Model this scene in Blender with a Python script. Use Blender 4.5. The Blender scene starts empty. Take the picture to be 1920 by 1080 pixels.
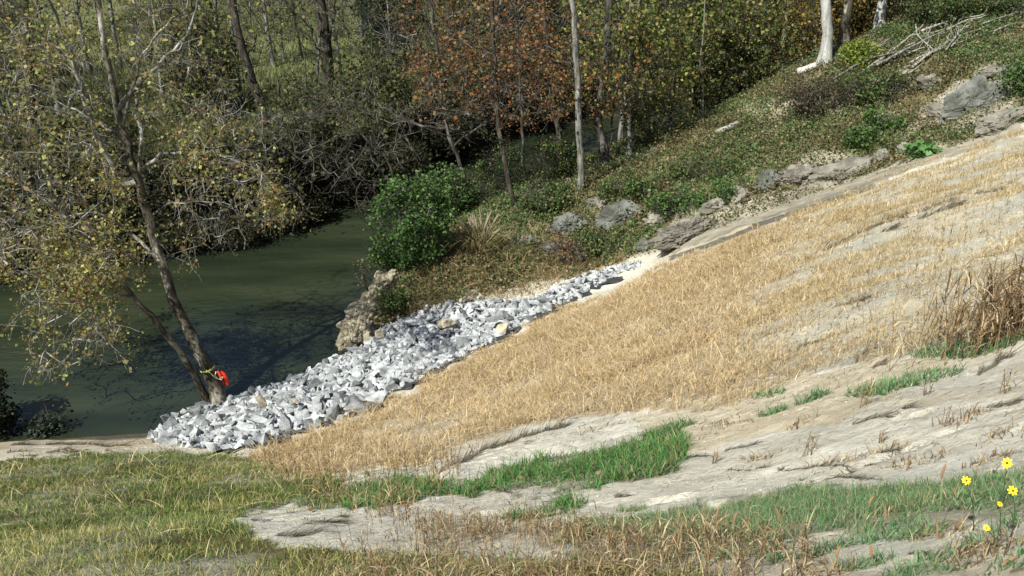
import bpy, bmesh, math, random
import numpy as np
from mathutils import Vector, Matrix, noise as mnoise
R = math.radians
SC = bpy.context.scene
COL = SC.collection
rng = np.random.default_rng(7)
random.seed(7)

# ------------------------------------------------------------------ camera
CAMZ, PITCH, F = 13.0, R(25.0), 1663.0        # F in pixels of a 1920-wide picture
cam = bpy.data.cameras.new('camera'); camo = bpy.data.objects.new('camera', cam)
COL.objects.link(camo); SC.camera = camo
camo.location = (0, 0, CAMZ); camo.rotation_euler = (math.pi/2 - PITCH, 0, 0)
cam.sensor_width = 36; cam.lens = 36*F/1920; cam.clip_start = .05; cam.clip_end = 2000
# ------------------------------------------------------------------ light
SUN_EL, TRAVEL = R(49), Vector((.66, .75))
TRAVEL.normalize()
world = bpy.data.worlds.new('World'); SC.world = world; world.use_nodes = True
wn = world.node_tree.nodes; wl = world.node_tree.links
sky = wn.new('ShaderNodeTexSky'); sky.sky_type = 'NISHITA'; sky.sun_disc = False
sky.sun_elevation = SUN_EL; sky.sun_rotation = math.atan2(-TRAVEL.x, -TRAVEL.y) % (2*math.pi)
wl.new(sky.outputs[0], wn['Background'].inputs[0]); wn['Background'].inputs[1].default_value = .06
sl = bpy.data.lights.new('sun', 'SUN'); sl.energy = 5.0; sl.angle = R(.5); sl.color = (1, .98, .88)
so = bpy.data.objects.new('sun', sl); COL.objects.link(so)
ld = Vector((TRAVEL.x*math.cos(SUN_EL), TRAVEL.y*math.cos(SUN_EL), -math.sin(SUN_EL)))
so.rotation_euler = ld.to_track_quat('-Z', 'Y').to_euler(); so.location = (-20, -30, 40)
SC.view_settings.view_transform = 'Standard'; SC.view_settings.look = 'None'
SC.view_settings.exposure = .6; SC.view_settings.gamma = 1

# ------------------------------------------------------------------ helpers
cp, sp_ = math.cos(PITCH), math.sin(PITCH)
def pix(px, py, Y):
    u = (px-960)/F; v = (py-540)/F
    dy = cp - v*sp_; dz = -sp_ - v*cp
    return np.array([u/dy*Y, Y, CAMZ + dz/dy*Y])
def proj(x, y, z):
    z = z - CAMZ
    d = y*cp - z*sp_; up = y*sp_ + z*cp
    d = np.where(d < .1, .1, d)
    return 960 + F*x/d, 540 - F*up/d
def hsh(ix, iy, s):
    n = (ix.astype(np.int64)*374761393 + iy.astype(np.int64)*668265263 + s*974634777) & 0x7fffffff
    n = ((n ^ (n >> 13))*1274126177) & 0x7fffffff
    n = ((n ^ (n >> 16))*668265263) & 0x7fffffff
    return ((n ^ (n >> 15)) & 0xffff)/65535.
def vn(x, y, s=0):
    ix = np.floor(x); iy = np.floor(y); fx = x-ix; fy = y-iy
    fx = fx*fx*(3-2*fx); fy = fy*fy*(3-2*fy)
    a = hsh(ix, iy, s); b = hsh(ix+1, iy, s); c = hsh(ix, iy+1, s); d = hsh(ix+1, iy+1, s)
    return (a*(1-fx)+b*fx)*(1-fy) + (c*(1-fx)+d*fx)*fy
def fbm(x, y, s=0, o=4):
    t = 0; a = .5; n = 0
    for k in range(o):
        t = t + a*vn(x*2**k+k*17.3, y*2**k-k*9.1, s+k); n += a; a *= .5
    return t/n
def sst(a, b, x):
    t = np.clip((x-a)/(b-a), 0, 1); return t*t*(3-2*t)
def inpoly(px, py, poly):
    r = np.zeros(np.shape(px), bool); n = len(poly)
    for i in range(n):
        x1, y1 = poly[i]; x2, y2 = poly[(i+1) % n]
        if y1 == y2: continue
        c = ((y1 > py) != (y2 > py)) & (px < (x2-x1)*(py-y1)/(y2-y1)+x1)
        r ^= c
    return r
def mesh_obj(name, V, Fc, mat, parent=None, col=None, smooth=False, loc=None):
    """Fc: list of (n,k) int arrays or list of tuples"""
    V = np.asarray(V, float).reshape(-1, 3)
    if loc is not None: V = V - np.asarray(loc)
    me = bpy.data.meshes.new(name)
    if isinstance(Fc, list) and len(Fc) and isinstance(Fc[0], np.ndarray) and Fc[0].ndim == 2:
        arrs = [f for f in Fc if len(f)]
        tot = np.concatenate([np.full(len(f), f.shape[1]) for f in arrs])
        idx = np.concatenate([f.ravel() for f in arrs])
        st = np.concatenate([[0], np.cumsum(tot)[:-1]])
        me.vertices.add(len(V)); me.vertices.foreach_set('co', V.ravel())
        me.loops.add(len(idx)); me.loops.foreach_set('vertex_index', idx.astype(np.int32))
        me.polygons.add(len(tot)); me.polygons.foreach_set('loop_start', st.astype(np.int32))
        me.polygons.foreach_set('loop_total', tot.astype(np.int32))
        me.update(calc_edges=True)
    else:
        me.from_pydata([tuple(v) for v in V], [], [tuple(int(i) for i in f) for f in Fc]); me.update()
    if smooth: me.polygons.foreach_set('use_smooth', np.ones(len(me.polygons), bool))
    if col is not None:
        a = me.color_attributes.new('Col', 'FLOAT_COLOR', 'POINT')
        c = np.ones((len(V), 4)); c[:, :3] = col; a.data.foreach_set('color', c.ravel())
    me.materials.append(mat)
    o = bpy.data.objects.new(name, me); COL.objects.link(o)
    if loc is not None: o.location = tuple(float(q) for q in loc)
    if parent is not None:
        o.parent = parent; o.location = (0, 0, 0)
    return o
def empty(name, loc, rz=0, scale=1):
    o = bpy.data.objects.new(name, None); COL.objects.link(o); o.location = tuple(float(q) for q in loc)
    o.rotation_euler = (0, 0, rz); o.scale = (scale,)*3; o.empty_display_size = .3; return o
def tag(o, label=None, cat=None, group=None, kind=None):
    if label: o['label'] = label
    if cat: o['category'] = cat
    if group: o['group'] = group
    if kind: o['kind'] = kind
    return o
def copy_tree(o, parent=None):
    c = o.copy(); COL.objects.link(c); c.parent = parent
    for ch in list(o.children): copy_tree(ch, c)
    return c

# ------------------------------------------------------------------ materials
def newmat(name):
    m = bpy.data.materials.new(name); m.use_nodes = True
    nt = m.node_tree; return m, nt.nodes, nt.links, nt.nodes['Principled BSDF']
def N(ns, t, **kw):
    n = ns.new(t)
    for k, v in kw.items():
        if k in n.inputs: n.inputs[k].default_value = v
        else: setattr(n, k, v)
    return n
def ramp(ns, pts):
    r = ns.new('ShaderNodeValToRGB'); e = r.color_ramp.elements
    while len(e) < len(pts): e.new(.5)
    for i, (p, c) in enumerate(pts): e[i].position = p; e[i].color = (*c, 1) if len(c) == 3 else c
    return r
def mat_leaf(name, transl=.3, rough=.55):
    m, ns, ls, b = newmat(name)
    at = ns.new('ShaderNodeAttribute'); at.attribute_name = 'Col'
    ls.new(at.outputs['Color'], b.inputs['Base Color']); b.inputs['Roughness'].default_value = rough
    b.inputs['Specular IOR Level'].default_value = .3
    tr = ns.new('ShaderNodeBsdfTranslucent'); ls.new(at.outputs['Color'], tr.inputs[0])
    mx = ns.new('ShaderNodeMixShader'); mx.inputs[0].default_value = transl
    ls.new(b.outputs[0], mx.inputs[1]); ls.new(tr.outputs[0], mx.inputs[2])
    ls.new(mx.outputs[0], ns['Material Output'].inputs[0]); return m
def mat_bark(name, c1, c2, c3, scale=6, thr=.5, stretch=.25, bump=.4):
    m, ns, ls, b = newmat(name)
    tc = ns.new('ShaderNodeTexCoord'); mp = ns.new('ShaderNodeMapping'); mp.inputs['Scale'].default_value = (1, 1, stretch)
    ls.new(tc.outputs['Object'], mp.inputs[0])
    n1 = N(ns, 'ShaderNodeTexNoise', Scale=scale, Detail=6., Roughness=.65); ls.new(mp.outputs[0], n1.inputs[0])
    r = ramp(ns, [(thr-.16, c1), (thr, c2), (thr+.14, c3)]); ls.new(n1.outputs[0], r.inputs[0])
    n2 = N(ns, 'ShaderNodeTexNoise', Scale=scale*6, Detail=4.); ls.new(mp.outputs[0], n2.inputs[0])
    mx = N(ns, 'ShaderNodeMixRGB', blend_type='MULTIPLY'); mx.inputs[0].default_value = .7
    r2 = ramp(ns, [(.3, (.45, .45, .45)), (.65, (1.2, 1.2, 1.2))]); ls.new(n2.outputs[0], r2.inputs[0])
    ls.new(r.outputs[0], mx.inputs[1]); ls.new(r2.outputs[0], mx.inputs[2]); ls.new(mx.outputs[0], b.inputs['Base Color'])
    bp = N(ns, 'ShaderNodeBump', Strength=bump, Distance=.03); ls.new(n2.outputs[0], bp.inputs['Height']); ls.new(bp.outputs[0], b.inputs['Normal'])
    b.inputs['Roughness'].default_value = .9; b.inputs['Specular IOR Level'].default_value = .2; return m
def mat_rock(name, cols, scale=3, bump=.5, rnd=.25, fine=14):
    m, ns, ls, b = newmat(name)
    tc = ns.new('ShaderNodeTexCoord'); oi = ns.new('ShaderNodeObjectInfo')
    ge = ns.new('ShaderNodeNewGeometry')
    n1 = N(ns, 'ShaderNodeTexNoise', Scale=scale, Detail=8., Roughness=.6); ls.new(ge.outputs['Position'], n1.inputs[0])
    r = ramp(ns, cols); ls.new(n1.outputs[0], r.inputs[0])
    hv = ns.new('ShaderNodeHueSaturation'); ls.new(r.outputs[0], hv.inputs['Color'])
    mr = ns.new('ShaderNodeMapRange'); ls.new(oi.outputs['Random'], mr.inputs[0]); mr.inputs[3].default_value = 1-rnd; mr.inputs[4].default_value = 1+rnd*.6
    ls.new(mr.outputs[0], hv.inputs['Value']); ls.new(hv.outputs[0], b.inputs['Base Color'])
    n2 = N(ns, 'ShaderNodeTexNoise', Scale=float(fine), Detail=8., Roughness=.7); ls.new(ge.outputs['Position'], n2.inputs[0])
    bp = N(ns, 'ShaderNodeBump', Strength=bump, Distance=.05); ls.new(n2.outputs[0], bp.inputs['Height']); ls.new(bp.outputs[0], b.inputs['Normal'])
    b.inputs['Roughness'].default_value = .85; b.inputs['Specular IOR Level'].default_value = .25; return m
def mat_plain(name, c, rough=.6, spec=.3):
    m, ns, ls, b = newmat(name)
    n = N(ns, 'ShaderNodeTexNoise', Scale=30., Detail=4.)
    r = ramp(ns, [(.3, tuple(q*.75 for q in c)), (.7, tuple(min(1, q*1.15) for q in c))]); ls.new(n.outputs[0], r.inputs[0]); ls.new(r.outputs[0], b.inputs['Base Color'])
    b.inputs['Roughness'].default_value = rough; b.inputs['Specular IOR Level'].default_value = spec; return m

M_LEAF = mat_leaf('leaf', .35); M_GRASS = mat_leaf('grass_blade', .25, .6)
M_SYC = mat_bark('sycamore_bark', (.035, .03, .022), (.13, .115, .085), (.50, .48, .40), 3.2, .53, .35)
M_SYCB = mat_bark('sycamore_branch', (.045, .04, .03), (.15, .14, .12), (.44, .43, .39), 2.2, .48, .4)
M_GREY = mat_bark('grey_bark', (.06, .056, .046), (.18, .175, .155), (.34, .34, .31), 7, .5, .2)
M_DARK = mat_bark('dark_bark', (.022, .019, .015), (.055, .048, .038), (.12, .11, .09), 7, .5, .2)
M_PALE = mat_bark('pale_bark', (.10, .10, .085), (.36, .36, .33), (.52, .52, .49), 5, .42, .2)
M_DEAD = mat_bark('weathered_wood', (.10, .09, .075), (.27, .255, .22), (.44, .42, .37), 9, .45, .25)
M_TWIG = mat_bark('grey_twigs', (.03, .027, .02), (.085, .078, .065), (.24, .23, .205), 3, .52, .4)

# ------------------------------------------------------------------ terrain shape
CTRL = [ # px, py, Y (metres ahead)
 (0,1080,5.5),(250,1080,5.2),(500,1080,5.0),(730,1080,4.6),(960,1080,4.2),(1200,1080,3.7),(1400,1080,3.2),(1650,1080,2.8),(1900,1080,2.4),
 (0,980,8.2),(300,960,9.0),(600,960,8.0),(960,980,6.3),(1400,980,4.8),(1860,1000,3.1),
 (0,900,11.8),(300,900,11.6),(640,900,10.2),(960,900,8.6),(1300,900,7.0),(1600,900,5.6),(1900,900,4.4),
 (0,835,16.4),(250,840,15.8),(480,850,14.8),(600,800,16.4),(700,760,17.6),(900,655,21.3),(1000,615,22.8),
 (850,820,12.6),(1000,740,15.2),(1200,760,11.6),(1400,790,9.2),(1600,760,8.2),(1900,750,6.6),(1900,650,8.8),
 (1300,650,14.2),(1300,560,18.0),(1500,640,12.2),(1550,520,16.2),(1700,560,12.4),(1900,540,11.4),(1900,450,15.0),(1700,430,18.2),(1900,350,19.8),
 (1150,540,26.0),(1300,480,23.8),(1600,370,25.0),(1900,262,26.2),(1100,560,25.0),
 (1250,462,26.8),(1400,405,27.2),(1500,378,27.4),(1700,312,27.6),(1900,245,27.8),
 (1160,505,27.6),(1050,530,26.8),(960,560,26.2),(870,570,25.4),(760,600,25.2),
 (300,812,18.9),(420,750,20.4),(520,722,21.4),(640,662,23.2),
 (1300,400,28.6),(1300,240,38.5),(1540,120,39.0),(1600,330,29.0),(1400,330,31.0),(1650,220,33.0),(1820,190,31.6),(1820,90,37.0),(1900,20,40.5),(1700,30,43.0),(1500,200,35.5),
 (1090,355,33.6),(1130,310,37.0),(1080,420,30.2),(1180,420,29.5),(900,480,28.2),(950,420,30.6),(740,560,26.4),(800,500,27.6),(965,385,33.2),
]
WCT = [(-4.6,28.8,0),(-2.5,34,0),(.5,39,0),(6,44,0.1),(14,47,.1),(-13,18.6,0),(-20,17.5,0),(-30,15,0),
 (0,0,11.35),(-4,1,8.8),(4,0,13.2),(0,-12,14.2),(-18,-5,5.5),(-24,6,3.2),(14,-6,16.5),(22,6,14.5),(28,18,13.0),(30,32,12.0),(30,45,9.5),
 (12,43,2.6),(20,50,2.5),(26,54,4.0),(-40,5,2.5),(45,30,13),(45,5,17),(0,-40,16),(-40,-40,10),(45,-40,20)]
C3 = np.array([pix(*c) for c in CTRL] + [np.array(c, float) for c in WCT])
def tps(r2):
    r2 = np.maximum(r2, 1e-9); return r2*np.log(r2)*.5
def fit(P, z, lam=.02):
    n = len(P); K = tps(((P[:, None]-P[None])**2).sum(-1)) + lam*np.eye(n)
    A = np.zeros((n+3, n+3)); A[:n, :n] = K; A[:n, n] = 1; A[:n, n+1:] = P; A[n, :n] = 1; A[n+1:, :n] = P.T
    return np.linalg.solve(A, np.concatenate([z, np.zeros(3)]))
TW = fit(C3[:, :2], C3[:, 2])
def rbf(x, y):
    n = len(C3); z = TW[n] + TW[n+1]*x + TW[n+2]*y
    for i in range(n): z = z + TW[i]*tps((x-C3[i, 0])**2+(y-C3[i, 1])**2)
    return z
NS = np.array([(-200,5),(-60,10),(-30,15.2),(-20,17.5),(-13,18.6),(-9.06,19.1),(-6.6,21.5),(-5.2,23.3),(-4.7,28.8),(-2.5,34),(.5,39),(6,44),(14,47.5),(40,54),(200,90)], float)
FS = np.array([(-200,16),(-60,23),(-30,27),(-20,28.6),(-10.5,31.8),(-8,35),(-5,40),(-1,46),(4,51),(14,56),(40,63),(200,100)], float)
def pdist(x, y, P):
    d = np.full(np.shape(x), 1e9)
    for a, b in zip(P[:-1], P[1:]):
        v = b-a; t = np.clip(((x-a[0])*v[0]+(y-a[1])*v[1])/(v@v), 0, 1)
        d = np.minimum(d, np.hypot(x-a[0]-t*v[0], y-a[1]-t*v[1]))
    return d
def terrain(x, y):
    wx = x + .5*(fbm(x*.5, y*.5, 3)-.5); wy = y + .8*(fbm(x*.5, y*.5, 4)-.5)
    dn = pdist(x, y, NS)*np.where(y < np.interp(x, NS[:, 0], NS[:, 1]), 1, -1)
    df = pdist(wx, wy, FS)*np.where(wy > np.interp(wx, FS[:, 0], FS[:, 1]), 1, -1)
    xc = np.clip(x, -45, 50); yc = np.clip(y, -40, 60)
    zn = rbf(xc, yc)
    zn = np.clip(zn, .0, 24)
    zn = zn*sst(-.1, 1.3, dn) + .05*sst(0, .5, dn)
    px, py = proj(x, y, zn)
    hill = dn.astype(float)*0
    sw = np.interp(px, [700, 860, 1150, 1300, 1600, 1920], [620, 570, 500, 455, 345, 240])
    hill = sst(-5, 25, sw-py)*(y > 15)*sst(0, 2, dn)
    sand = 1-sst(40, 60, y)
    zn = zn + hill*(.55*(fbm(x*.45, y*.45, 11)-.5) + .35*(fbm(x*1.5, y*1.5, 12, 3)-.5))
    a = x*.97+y*.24; b = -x*.24+y*.97
    near = (1-hill)*sst(.3, 1.5, dn)
    wb = .5*(fbm(x*1.1, y*1.1, 22)-.5); rl = 1-np.abs(2*fbm(a*.3+3, (b+wb)*1.5, 21, 3)-1)
    zn = zn + near*(.20*(fbm(x*.6, y*.6, 13)-.5) + .07*(fbm(x*2.6, y*2.6, 14, 4)-.5) - .085*sst(.93, .985, rl)*sst(.46, .6, fbm(x*.8+7, y*.8, 16)) + .075*(fbm(x*6, y*6, 15, 3)-.5)*(y < 16))
    zf = 1.7*sst(0, 1.8, df) + .25*(fbm(x*.15, y*.15, 31)-.5)*sst(1, 6, df) + .5*sst(60, 100, y)+ sst(100, 220, y)*22 + .15*(fbm(x, y, 32)-.5)*(df > 0)
    bed = -.9*sst(0, 2.5, np.minimum(-dn, -df))
    return np.where(df > 0, zf, np.where(dn > 0, zn, bed)), dn, df, hill
def axis(parts):
    r = []
    for a, b, s in parts: r.append(np.arange(a, b, s))
    return np.concatenate(r)
GX = axis([(-320,-60,12),(-60,-24,2),(-24,-14,.25),(-14,-4,.11),(-4,8,.06),(8,24,.11),(24,40,.6),(40,90,5),(90,330,15)])
GY = axis([(-60,-8,4),(-8,1,.5),(1,11,.06),(11,46,.115),(46,64,.4),(64,120,2),(120,420,12)])
XX, YY = np.meshgrid(GX, GY)
ZZ, DN, DF, HILL = terrain(XX, YY)
def H(x, y):
    x = np.asarray(x, float); y = np.asarray(y, float)
    i = np.clip(np.searchsorted(GX, x)-1, 0, len(GX)-2); j = np.clip(np.searchsorted(GY, y)-1, 0, len(GY)-2)
    fx = np.clip((x-GX[i])/(GX[i+1]-GX[i]), 0, 1); fy = np.clip((y-GY[j])/(GY[j+1]-GY[j]), 0, 1)
    return (ZZ[j, i]*(1-fx)+ZZ[j, i+1]*fx)*(1-fy) + (ZZ[j+1, i]*(1-fx)+ZZ[j+1, i+1]*fx)*fy
def hit(px, py, y0=2.):
    Y = np.concatenate([np.arange(y0, 60, .05), np.arange(60, 250, .5)])
    u = (px-960)/F; v = (py-540)/F; dy = cp-v*sp_; dz = -sp_-v*cp
    x = u/dy*Y; z = CAMZ+dz/dy*Y
    k = np.argmax(z <= np.maximum(H(x, Y), 0))
    return np.array([x[k], Y[k], max(float(H(x[k], Y[k])), 0)])

# regions, as outlines over the ground
WHEAT = [(455,850),(600,808),(740,748),(900,668),(1050,590),(1160,552),(1300,480),(1450,422),(1600,360),(1750,308),(1930,244),(2300,100),(2300,560),(1920,560),(1830,640),(1700,665),(1560,690),(1450,735),(1300,772),(1180,770),(1060,785),(960,800),(880,830),(800,875),(640,890),(500,880)]
GREEN1 = [(640,905),(700,890),(900,897),(980,880),(1100,850),(1180,818),(1268,797),(1295,838),(1260,882),(1190,905),(1120,922),(1000,932),(950,935),(860,938),(760,938),(650,952)]
GREEN1B = [(955,960),(1010,945),(1100,940),(1105,968),(1000,980),(950,985)]
GREEN2 = [(1040,1010),(1200,965),(1350,945),(1500,912),(1640,900),(1750,918),(1930,890),(1930,960),(1750,985),(1600,1005),(1400,1015),(1250,1040),(1060,1050)]
LAWN = [(-900,850),(0,862),(130,858),(250,845),(330,842),(480,858),(640,898),(640,952),(560,950),(470,965),(455,990),(480,1020),(640,1035),(900,1050),(1300,1068),(1500,1100),(1500,1400),(-900,1400)]
RIPRAP = [(282,818),(330,778),(420,748),(470,736),(560,706),(640,664),(700,640),(730,600),(760,598),(800,575),(850,570),(880,545),(897,535),(905,562),(960,562),(1010,555),(1060,530),(1120,505),(1145,498),(1190,488),(1205,496),(1160,512),(1100,545),(1040,577),(970,613),(900,652),(820,692),(740,732),(680,768),(600,797),(520,822),(440,842),(380,840),(300,828)]
BARE = [[(1460,335),(1490,300),(1530,275),(1600,290),(1640,315),(1560,350),(1460,375),(1430,365)],[(1235,470),(1260,400),(1330,375),(1440,360),(1500,350),(1620,330),(1700,300),(1920,225),(1920,250),(1700,320),(1560,372),(1400,425),(1260,478)],[(1720,205),(1800,150),(1900,140),(1910,220),(1800,245),(1740,240)]]
def jit(x, y, px, py, amp=22, s=50):
    k = 1+.7*(py > 900)
    return px + k*amp*((fbm(x*1.3, y*1.3, s)-.5)*2+(fbm(x*5, y*5, s+9, 2)-.5)), py + k*amp*.7*((fbm(x*1.3, y*1.3, s+5)-.5)*2+(fbm(x*5, y*5, s+11, 2)-.5))

def ground_colour():
    px, py = proj(XX, YY, ZZ); jx, jy = jit(XX, YY, px, py)
    sx, sy = jit(XX, YY, px, py, 8, 60); gx, gy = jit(XX, YY, px, py, 26, 60)
    n1 = fbm(XX*.8, YY*.8, 41); n2 = fbm(XX*3, YY*3, 42); a = XX*.95+YY*.3; b = -XX*.3+YY*.95
    st = fbm(a*.5, b*3.2, 43)
    C = np.zeros(XX.shape+(3,))
    def put(m, c1, c2, t):
        nonlocal C
        c = np.array(c1)*(1-t[..., None]) + np.array(c2)*t[..., None]
        C = C*(1-m[..., None]) + c*m[..., None]
    one = np.ones(XX.shape)
    put(one, (.60,.56,.46), (.73,.70,.61), np.clip(st*1.5-.25, 0, 1))            # sand
    put(sst(.5,.72, fbm(XX*.35+9, YY*.35, 44)), (.50,.41,.275), (.58,.50,.36), n2)   # warmer clay
    put(inpoly(jx, jy, [(1180,790),(1300,760),(1560,700),(1760,640),(1840,660),(1700,720),(1560,790),(1380,820),(1290,850)])*.8, (.55,.46,.31), (.64,.56,.42), n2)
    m = inpoly(jx, jy, WHEAT)*1.
    put(m*(.8-.35*sst(1300, 1700, px)), (.38,.29,.17), (.55,.46,.31), n2)
    put(m*sst(1250, 1600, px)*.55, (.48,.45,.35), (.62,.58,.46), n2); put(m*sst(.50,.66, st)*sst(1300, 1600, px)*.85, (.36,.36,.31), (.52,.51,.44), n2)
    put(m*sst(.6,.75, n1)*.5, (.36,.31,.23), (.45,.40,.31), n2)
    put(inpoly(jx, jy, LAWN)*(.55+.45*sst(.35,.6,n1)), (.075,.075,.028), (.19,.16,.075), n2)
    for G in (GREEN1, GREEN1B, GREEN2): put(inpoly(gx, gy, G)*.6, (.10,.10,.05), (.22,.20,.12), n2)
    hs = HILL*1.
    put(hs, (.11,.10,.05), (.27,.23,.14), np.clip(n2*1.4-.2, 0, 1))
    hb = hs*sst(.62,.72, fbm(XX*.5+4, YY*.5, 46))
    put(hb*.8, (.36,.31,.22), (.50,.45,.34), n2)
    for Bp in BARE: put(inpoly(sx, sy, Bp)*(YY > 15), (.26,.235,.175), (.50,.455,.365), np.clip(n2*1.5-.25, 0, 1))
    sw = np.interp(px, [1150, 1300, 1450, 1600, 1920], [505, 455, 398, 348, 240])
    rut = (np.abs(py-sw-14+8*(n1-.5)) < 4.5)*(px > 1255)*(px < 1640)*(YY > 15)
    put(rut*.85, (.07,.065,.055), (.12,.11,.09), n2)  # shadow of the rut painted as a dark line, no groove modelled
    tr2 = (np.abs(py-sw-6+6*(n2-.5)) < 3)*(px > 1430)*(px < 1700)*(YY > 15); put(tr2*.6, (.14,.14,.12), (.2,.2,.17), n2)
    put(inpoly(sx, sy, RIPRAP)*1., (.05,.05,.05), (.09,.09,.085), n2)
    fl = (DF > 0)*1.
    put(fl, (.045,.055,.022), (.10,.105,.045), np.clip(fbm(XX*.12, YY*.12, 47)*1.5-.3, 0, 1))  # far flats, colour darkened to stand in for tree and hill shade
    put(fl*(1-sst(1, 5, DF)), (.016,.015,.010), (.035,.03,.018), n2)  # far bank strip, tree shade painted in as near-black ground
    put(fl*sst(52, 64, YY)*sst(20, 2, XX), (.11,.13,.05), (.19,.195,.09), n1)
    put(fl*sst(95, 110, YY), (.08,.07,.04), (.12,.10,.05), n1)
    bedm = ((DF <= 0) & (DN <= .25))*1.
    put(bedm, (.05,.045,.03), (.09,.08,.055), n2)
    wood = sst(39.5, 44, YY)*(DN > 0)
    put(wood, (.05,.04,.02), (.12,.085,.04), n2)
    put(sst(0, .7, DN)*0+(DN > 0)*(1-sst(.1, .7, DN)), (.07,.065,.05), (.10,.09,.07), n2)
    C *= (.85+.3*n1)[..., None]
    return C
ny, nx = XX.shape
idx = np.arange(nx*ny).reshape(ny, nx)
faces = np.stack([idx[:-1, :-1], idx[:-1, 1:], idx[1:, 1:], idx[1:, :-1]], -1).reshape(-1, 4)
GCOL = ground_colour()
m, ns, ls, b = newmat('ground'); M_GROUND = m
at = ns.new('ShaderNodeAttribute'); at.attribute_name = 'Col'
ge = ns.new('ShaderNodeNewGeometry')
n1 = N(ns, 'ShaderNodeTexNoise', Scale=13., Detail=12., Roughness=.78); ls.new(ge.outputs['Position'], n1.inputs[0])
r1 = ramp(ns, [(.30, (.42,.39,.34)), (.43, (.86,.85,.83)), (.60, (1.06,1.06,1.06)), (.72, (1.2,1.2,1.2))]); ls.new(n1.outputs[0], r1.inputs[0])
mx = N(ns, 'ShaderNodeMixRGB', blend_type='MULTIPLY'); mx.inputs[0].default_value = .85
ls.new(at.outputs['Color'], mx.inputs[1]); ls.new(r1.outputs[0], mx.inputs[2])
mp = ns.new('ShaderNodeMapping'); mp.inputs['Rotation'].default_value = (0, 0, R(-14)); mp.inputs['Scale'].default_value = (1.5, 5., 3); ls.new(ge.outputs['Position'], mp.inputs[0])
n2 = N(ns, 'ShaderNodeTexNoise', Scale=2.6, Detail=9., Roughness=.7); ls.new(mp.outputs[0], n2.inputs[0])
r2 = ramp(ns, [(.355, (.30,.27,.23)), (.395, (.97,.97,.97)), (1, (1,1,1))]); ls.new(n2.outputs[0], r2.inputs[0])
mx2 = N(ns, 'ShaderNodeMixRGB', blend_type='MULTIPLY'); mx2.inputs[0].default_value = .8
ls.new(mx.outputs[0], mx2.inputs[1]); ls.new(r2.outputs[0], mx2.inputs[2]); ls.new(mx2.outputs[0], b.inputs['Base Color'])
ad = N(ns, 'ShaderNodeMath', operation='ADD'); ls.new(n1.outputs[0], ad.inputs[0]); ls.new(n2.outputs[0], ad.inputs[1])
bp = N(ns, 'ShaderNodeBump', Strength=.9, Distance=.05); ls.new(ad.outputs[0], bp.inputs['Height']); ls.new(bp.outputs[0], b.inputs['Normal'])
b.inputs['Roughness'].default_value = .95; b.inputs['Specular IOR Level'].default_value = .1
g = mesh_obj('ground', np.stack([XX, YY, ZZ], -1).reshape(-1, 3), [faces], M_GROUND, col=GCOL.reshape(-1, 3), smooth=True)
tag(g, 'sandy graded slope, shrubby hillside and river flats', None, None, 'structure')

# water
m, ns, ls, b = newmat('river_water')
ge = ns.new('ShaderNodeNewGeometry')
mp = ns.new('ShaderNodeMapping'); mp.inputs['Rotation'].default_value = (0, 0, R(-35)); mp.inputs['Scale'].default_value = (.08, .38, 1); ls.new(ge.outputs['Position'], mp.inputs[0])
n1 = N(ns, 'ShaderNodeTexNoise', Scale=1.4, Detail=5., Roughness=.55); ls.new(mp.outputs[0], n1.inputs[0])
r = ramp(ns, [(.34, (.010,.014,.009)), (.5, (.020,.027,.015)), (.66, (.032,.040,.022))]); ls.new(n1.outputs[0], r.inputs[0]); ls.new(r.outputs[0], b.inputs['Base Color'])
n2 = N(ns, 'ShaderNodeTexNoise', Scale=2.2, Detail=5., Roughness=.6); ls.new(mp.outputs[0], n2.inputs[0])
mp2 = ns.new('ShaderNodeMapping'); mp2.inputs['Rotation'].default_value = (0, 0, R(-35)); mp2.inputs['Scale'].default_value = (.6, 1.6, 1); ls.new(ge.outputs['Position'], mp2.inputs[0])
n3 = N(ns, 'ShaderNodeTexNoise', Scale=2.5, Detail=3.); ls.new(mp2.outputs[0], n3.inputs[0])
bp = N(ns, 'ShaderNodeBump', Strength=.3, Distance=.1); ls.new(n3.outputs[0], bp.inputs['Height']); ls.new(bp.outputs[0], b.inputs['Normal'])
b.inputs['Roughness'].default_value = .12; b.inputs['IOR'].default_value = 1.33; b.inputs['Specular IOR Level'].default_value = 1.0
wv = []; ns_ = NS + np.array([0, -1.2]); fs_ = FS + np.array([0, 1.5])
P = [tuple(p) for p in ns_] + [tuple(p) for p in fs_[::-1]]
xs = np.unique(np.concatenate([NS[:, 0], FS[:, 0], np.linspace(-60, 60, 61)]))
lo = np.interp(xs, NS[:, 0]+1.0, NS[:, 1]-1.4); hi = np.interp(xs, FS[:, 0]-.8, FS[:, 1]+1.2)
V = []; Fq = []
for i, x in enumerate(xs): V += [(x, lo[i], 0), (x, hi[i], 0)]
for i in range(len(xs)-1): Fq.append((2*i, 2*i+2, 2*i+3, 2*i+1))
w = mesh_obj('river', V, Fq, m); tag(w, 'murky dark green river', None, None, 'structure')

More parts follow.
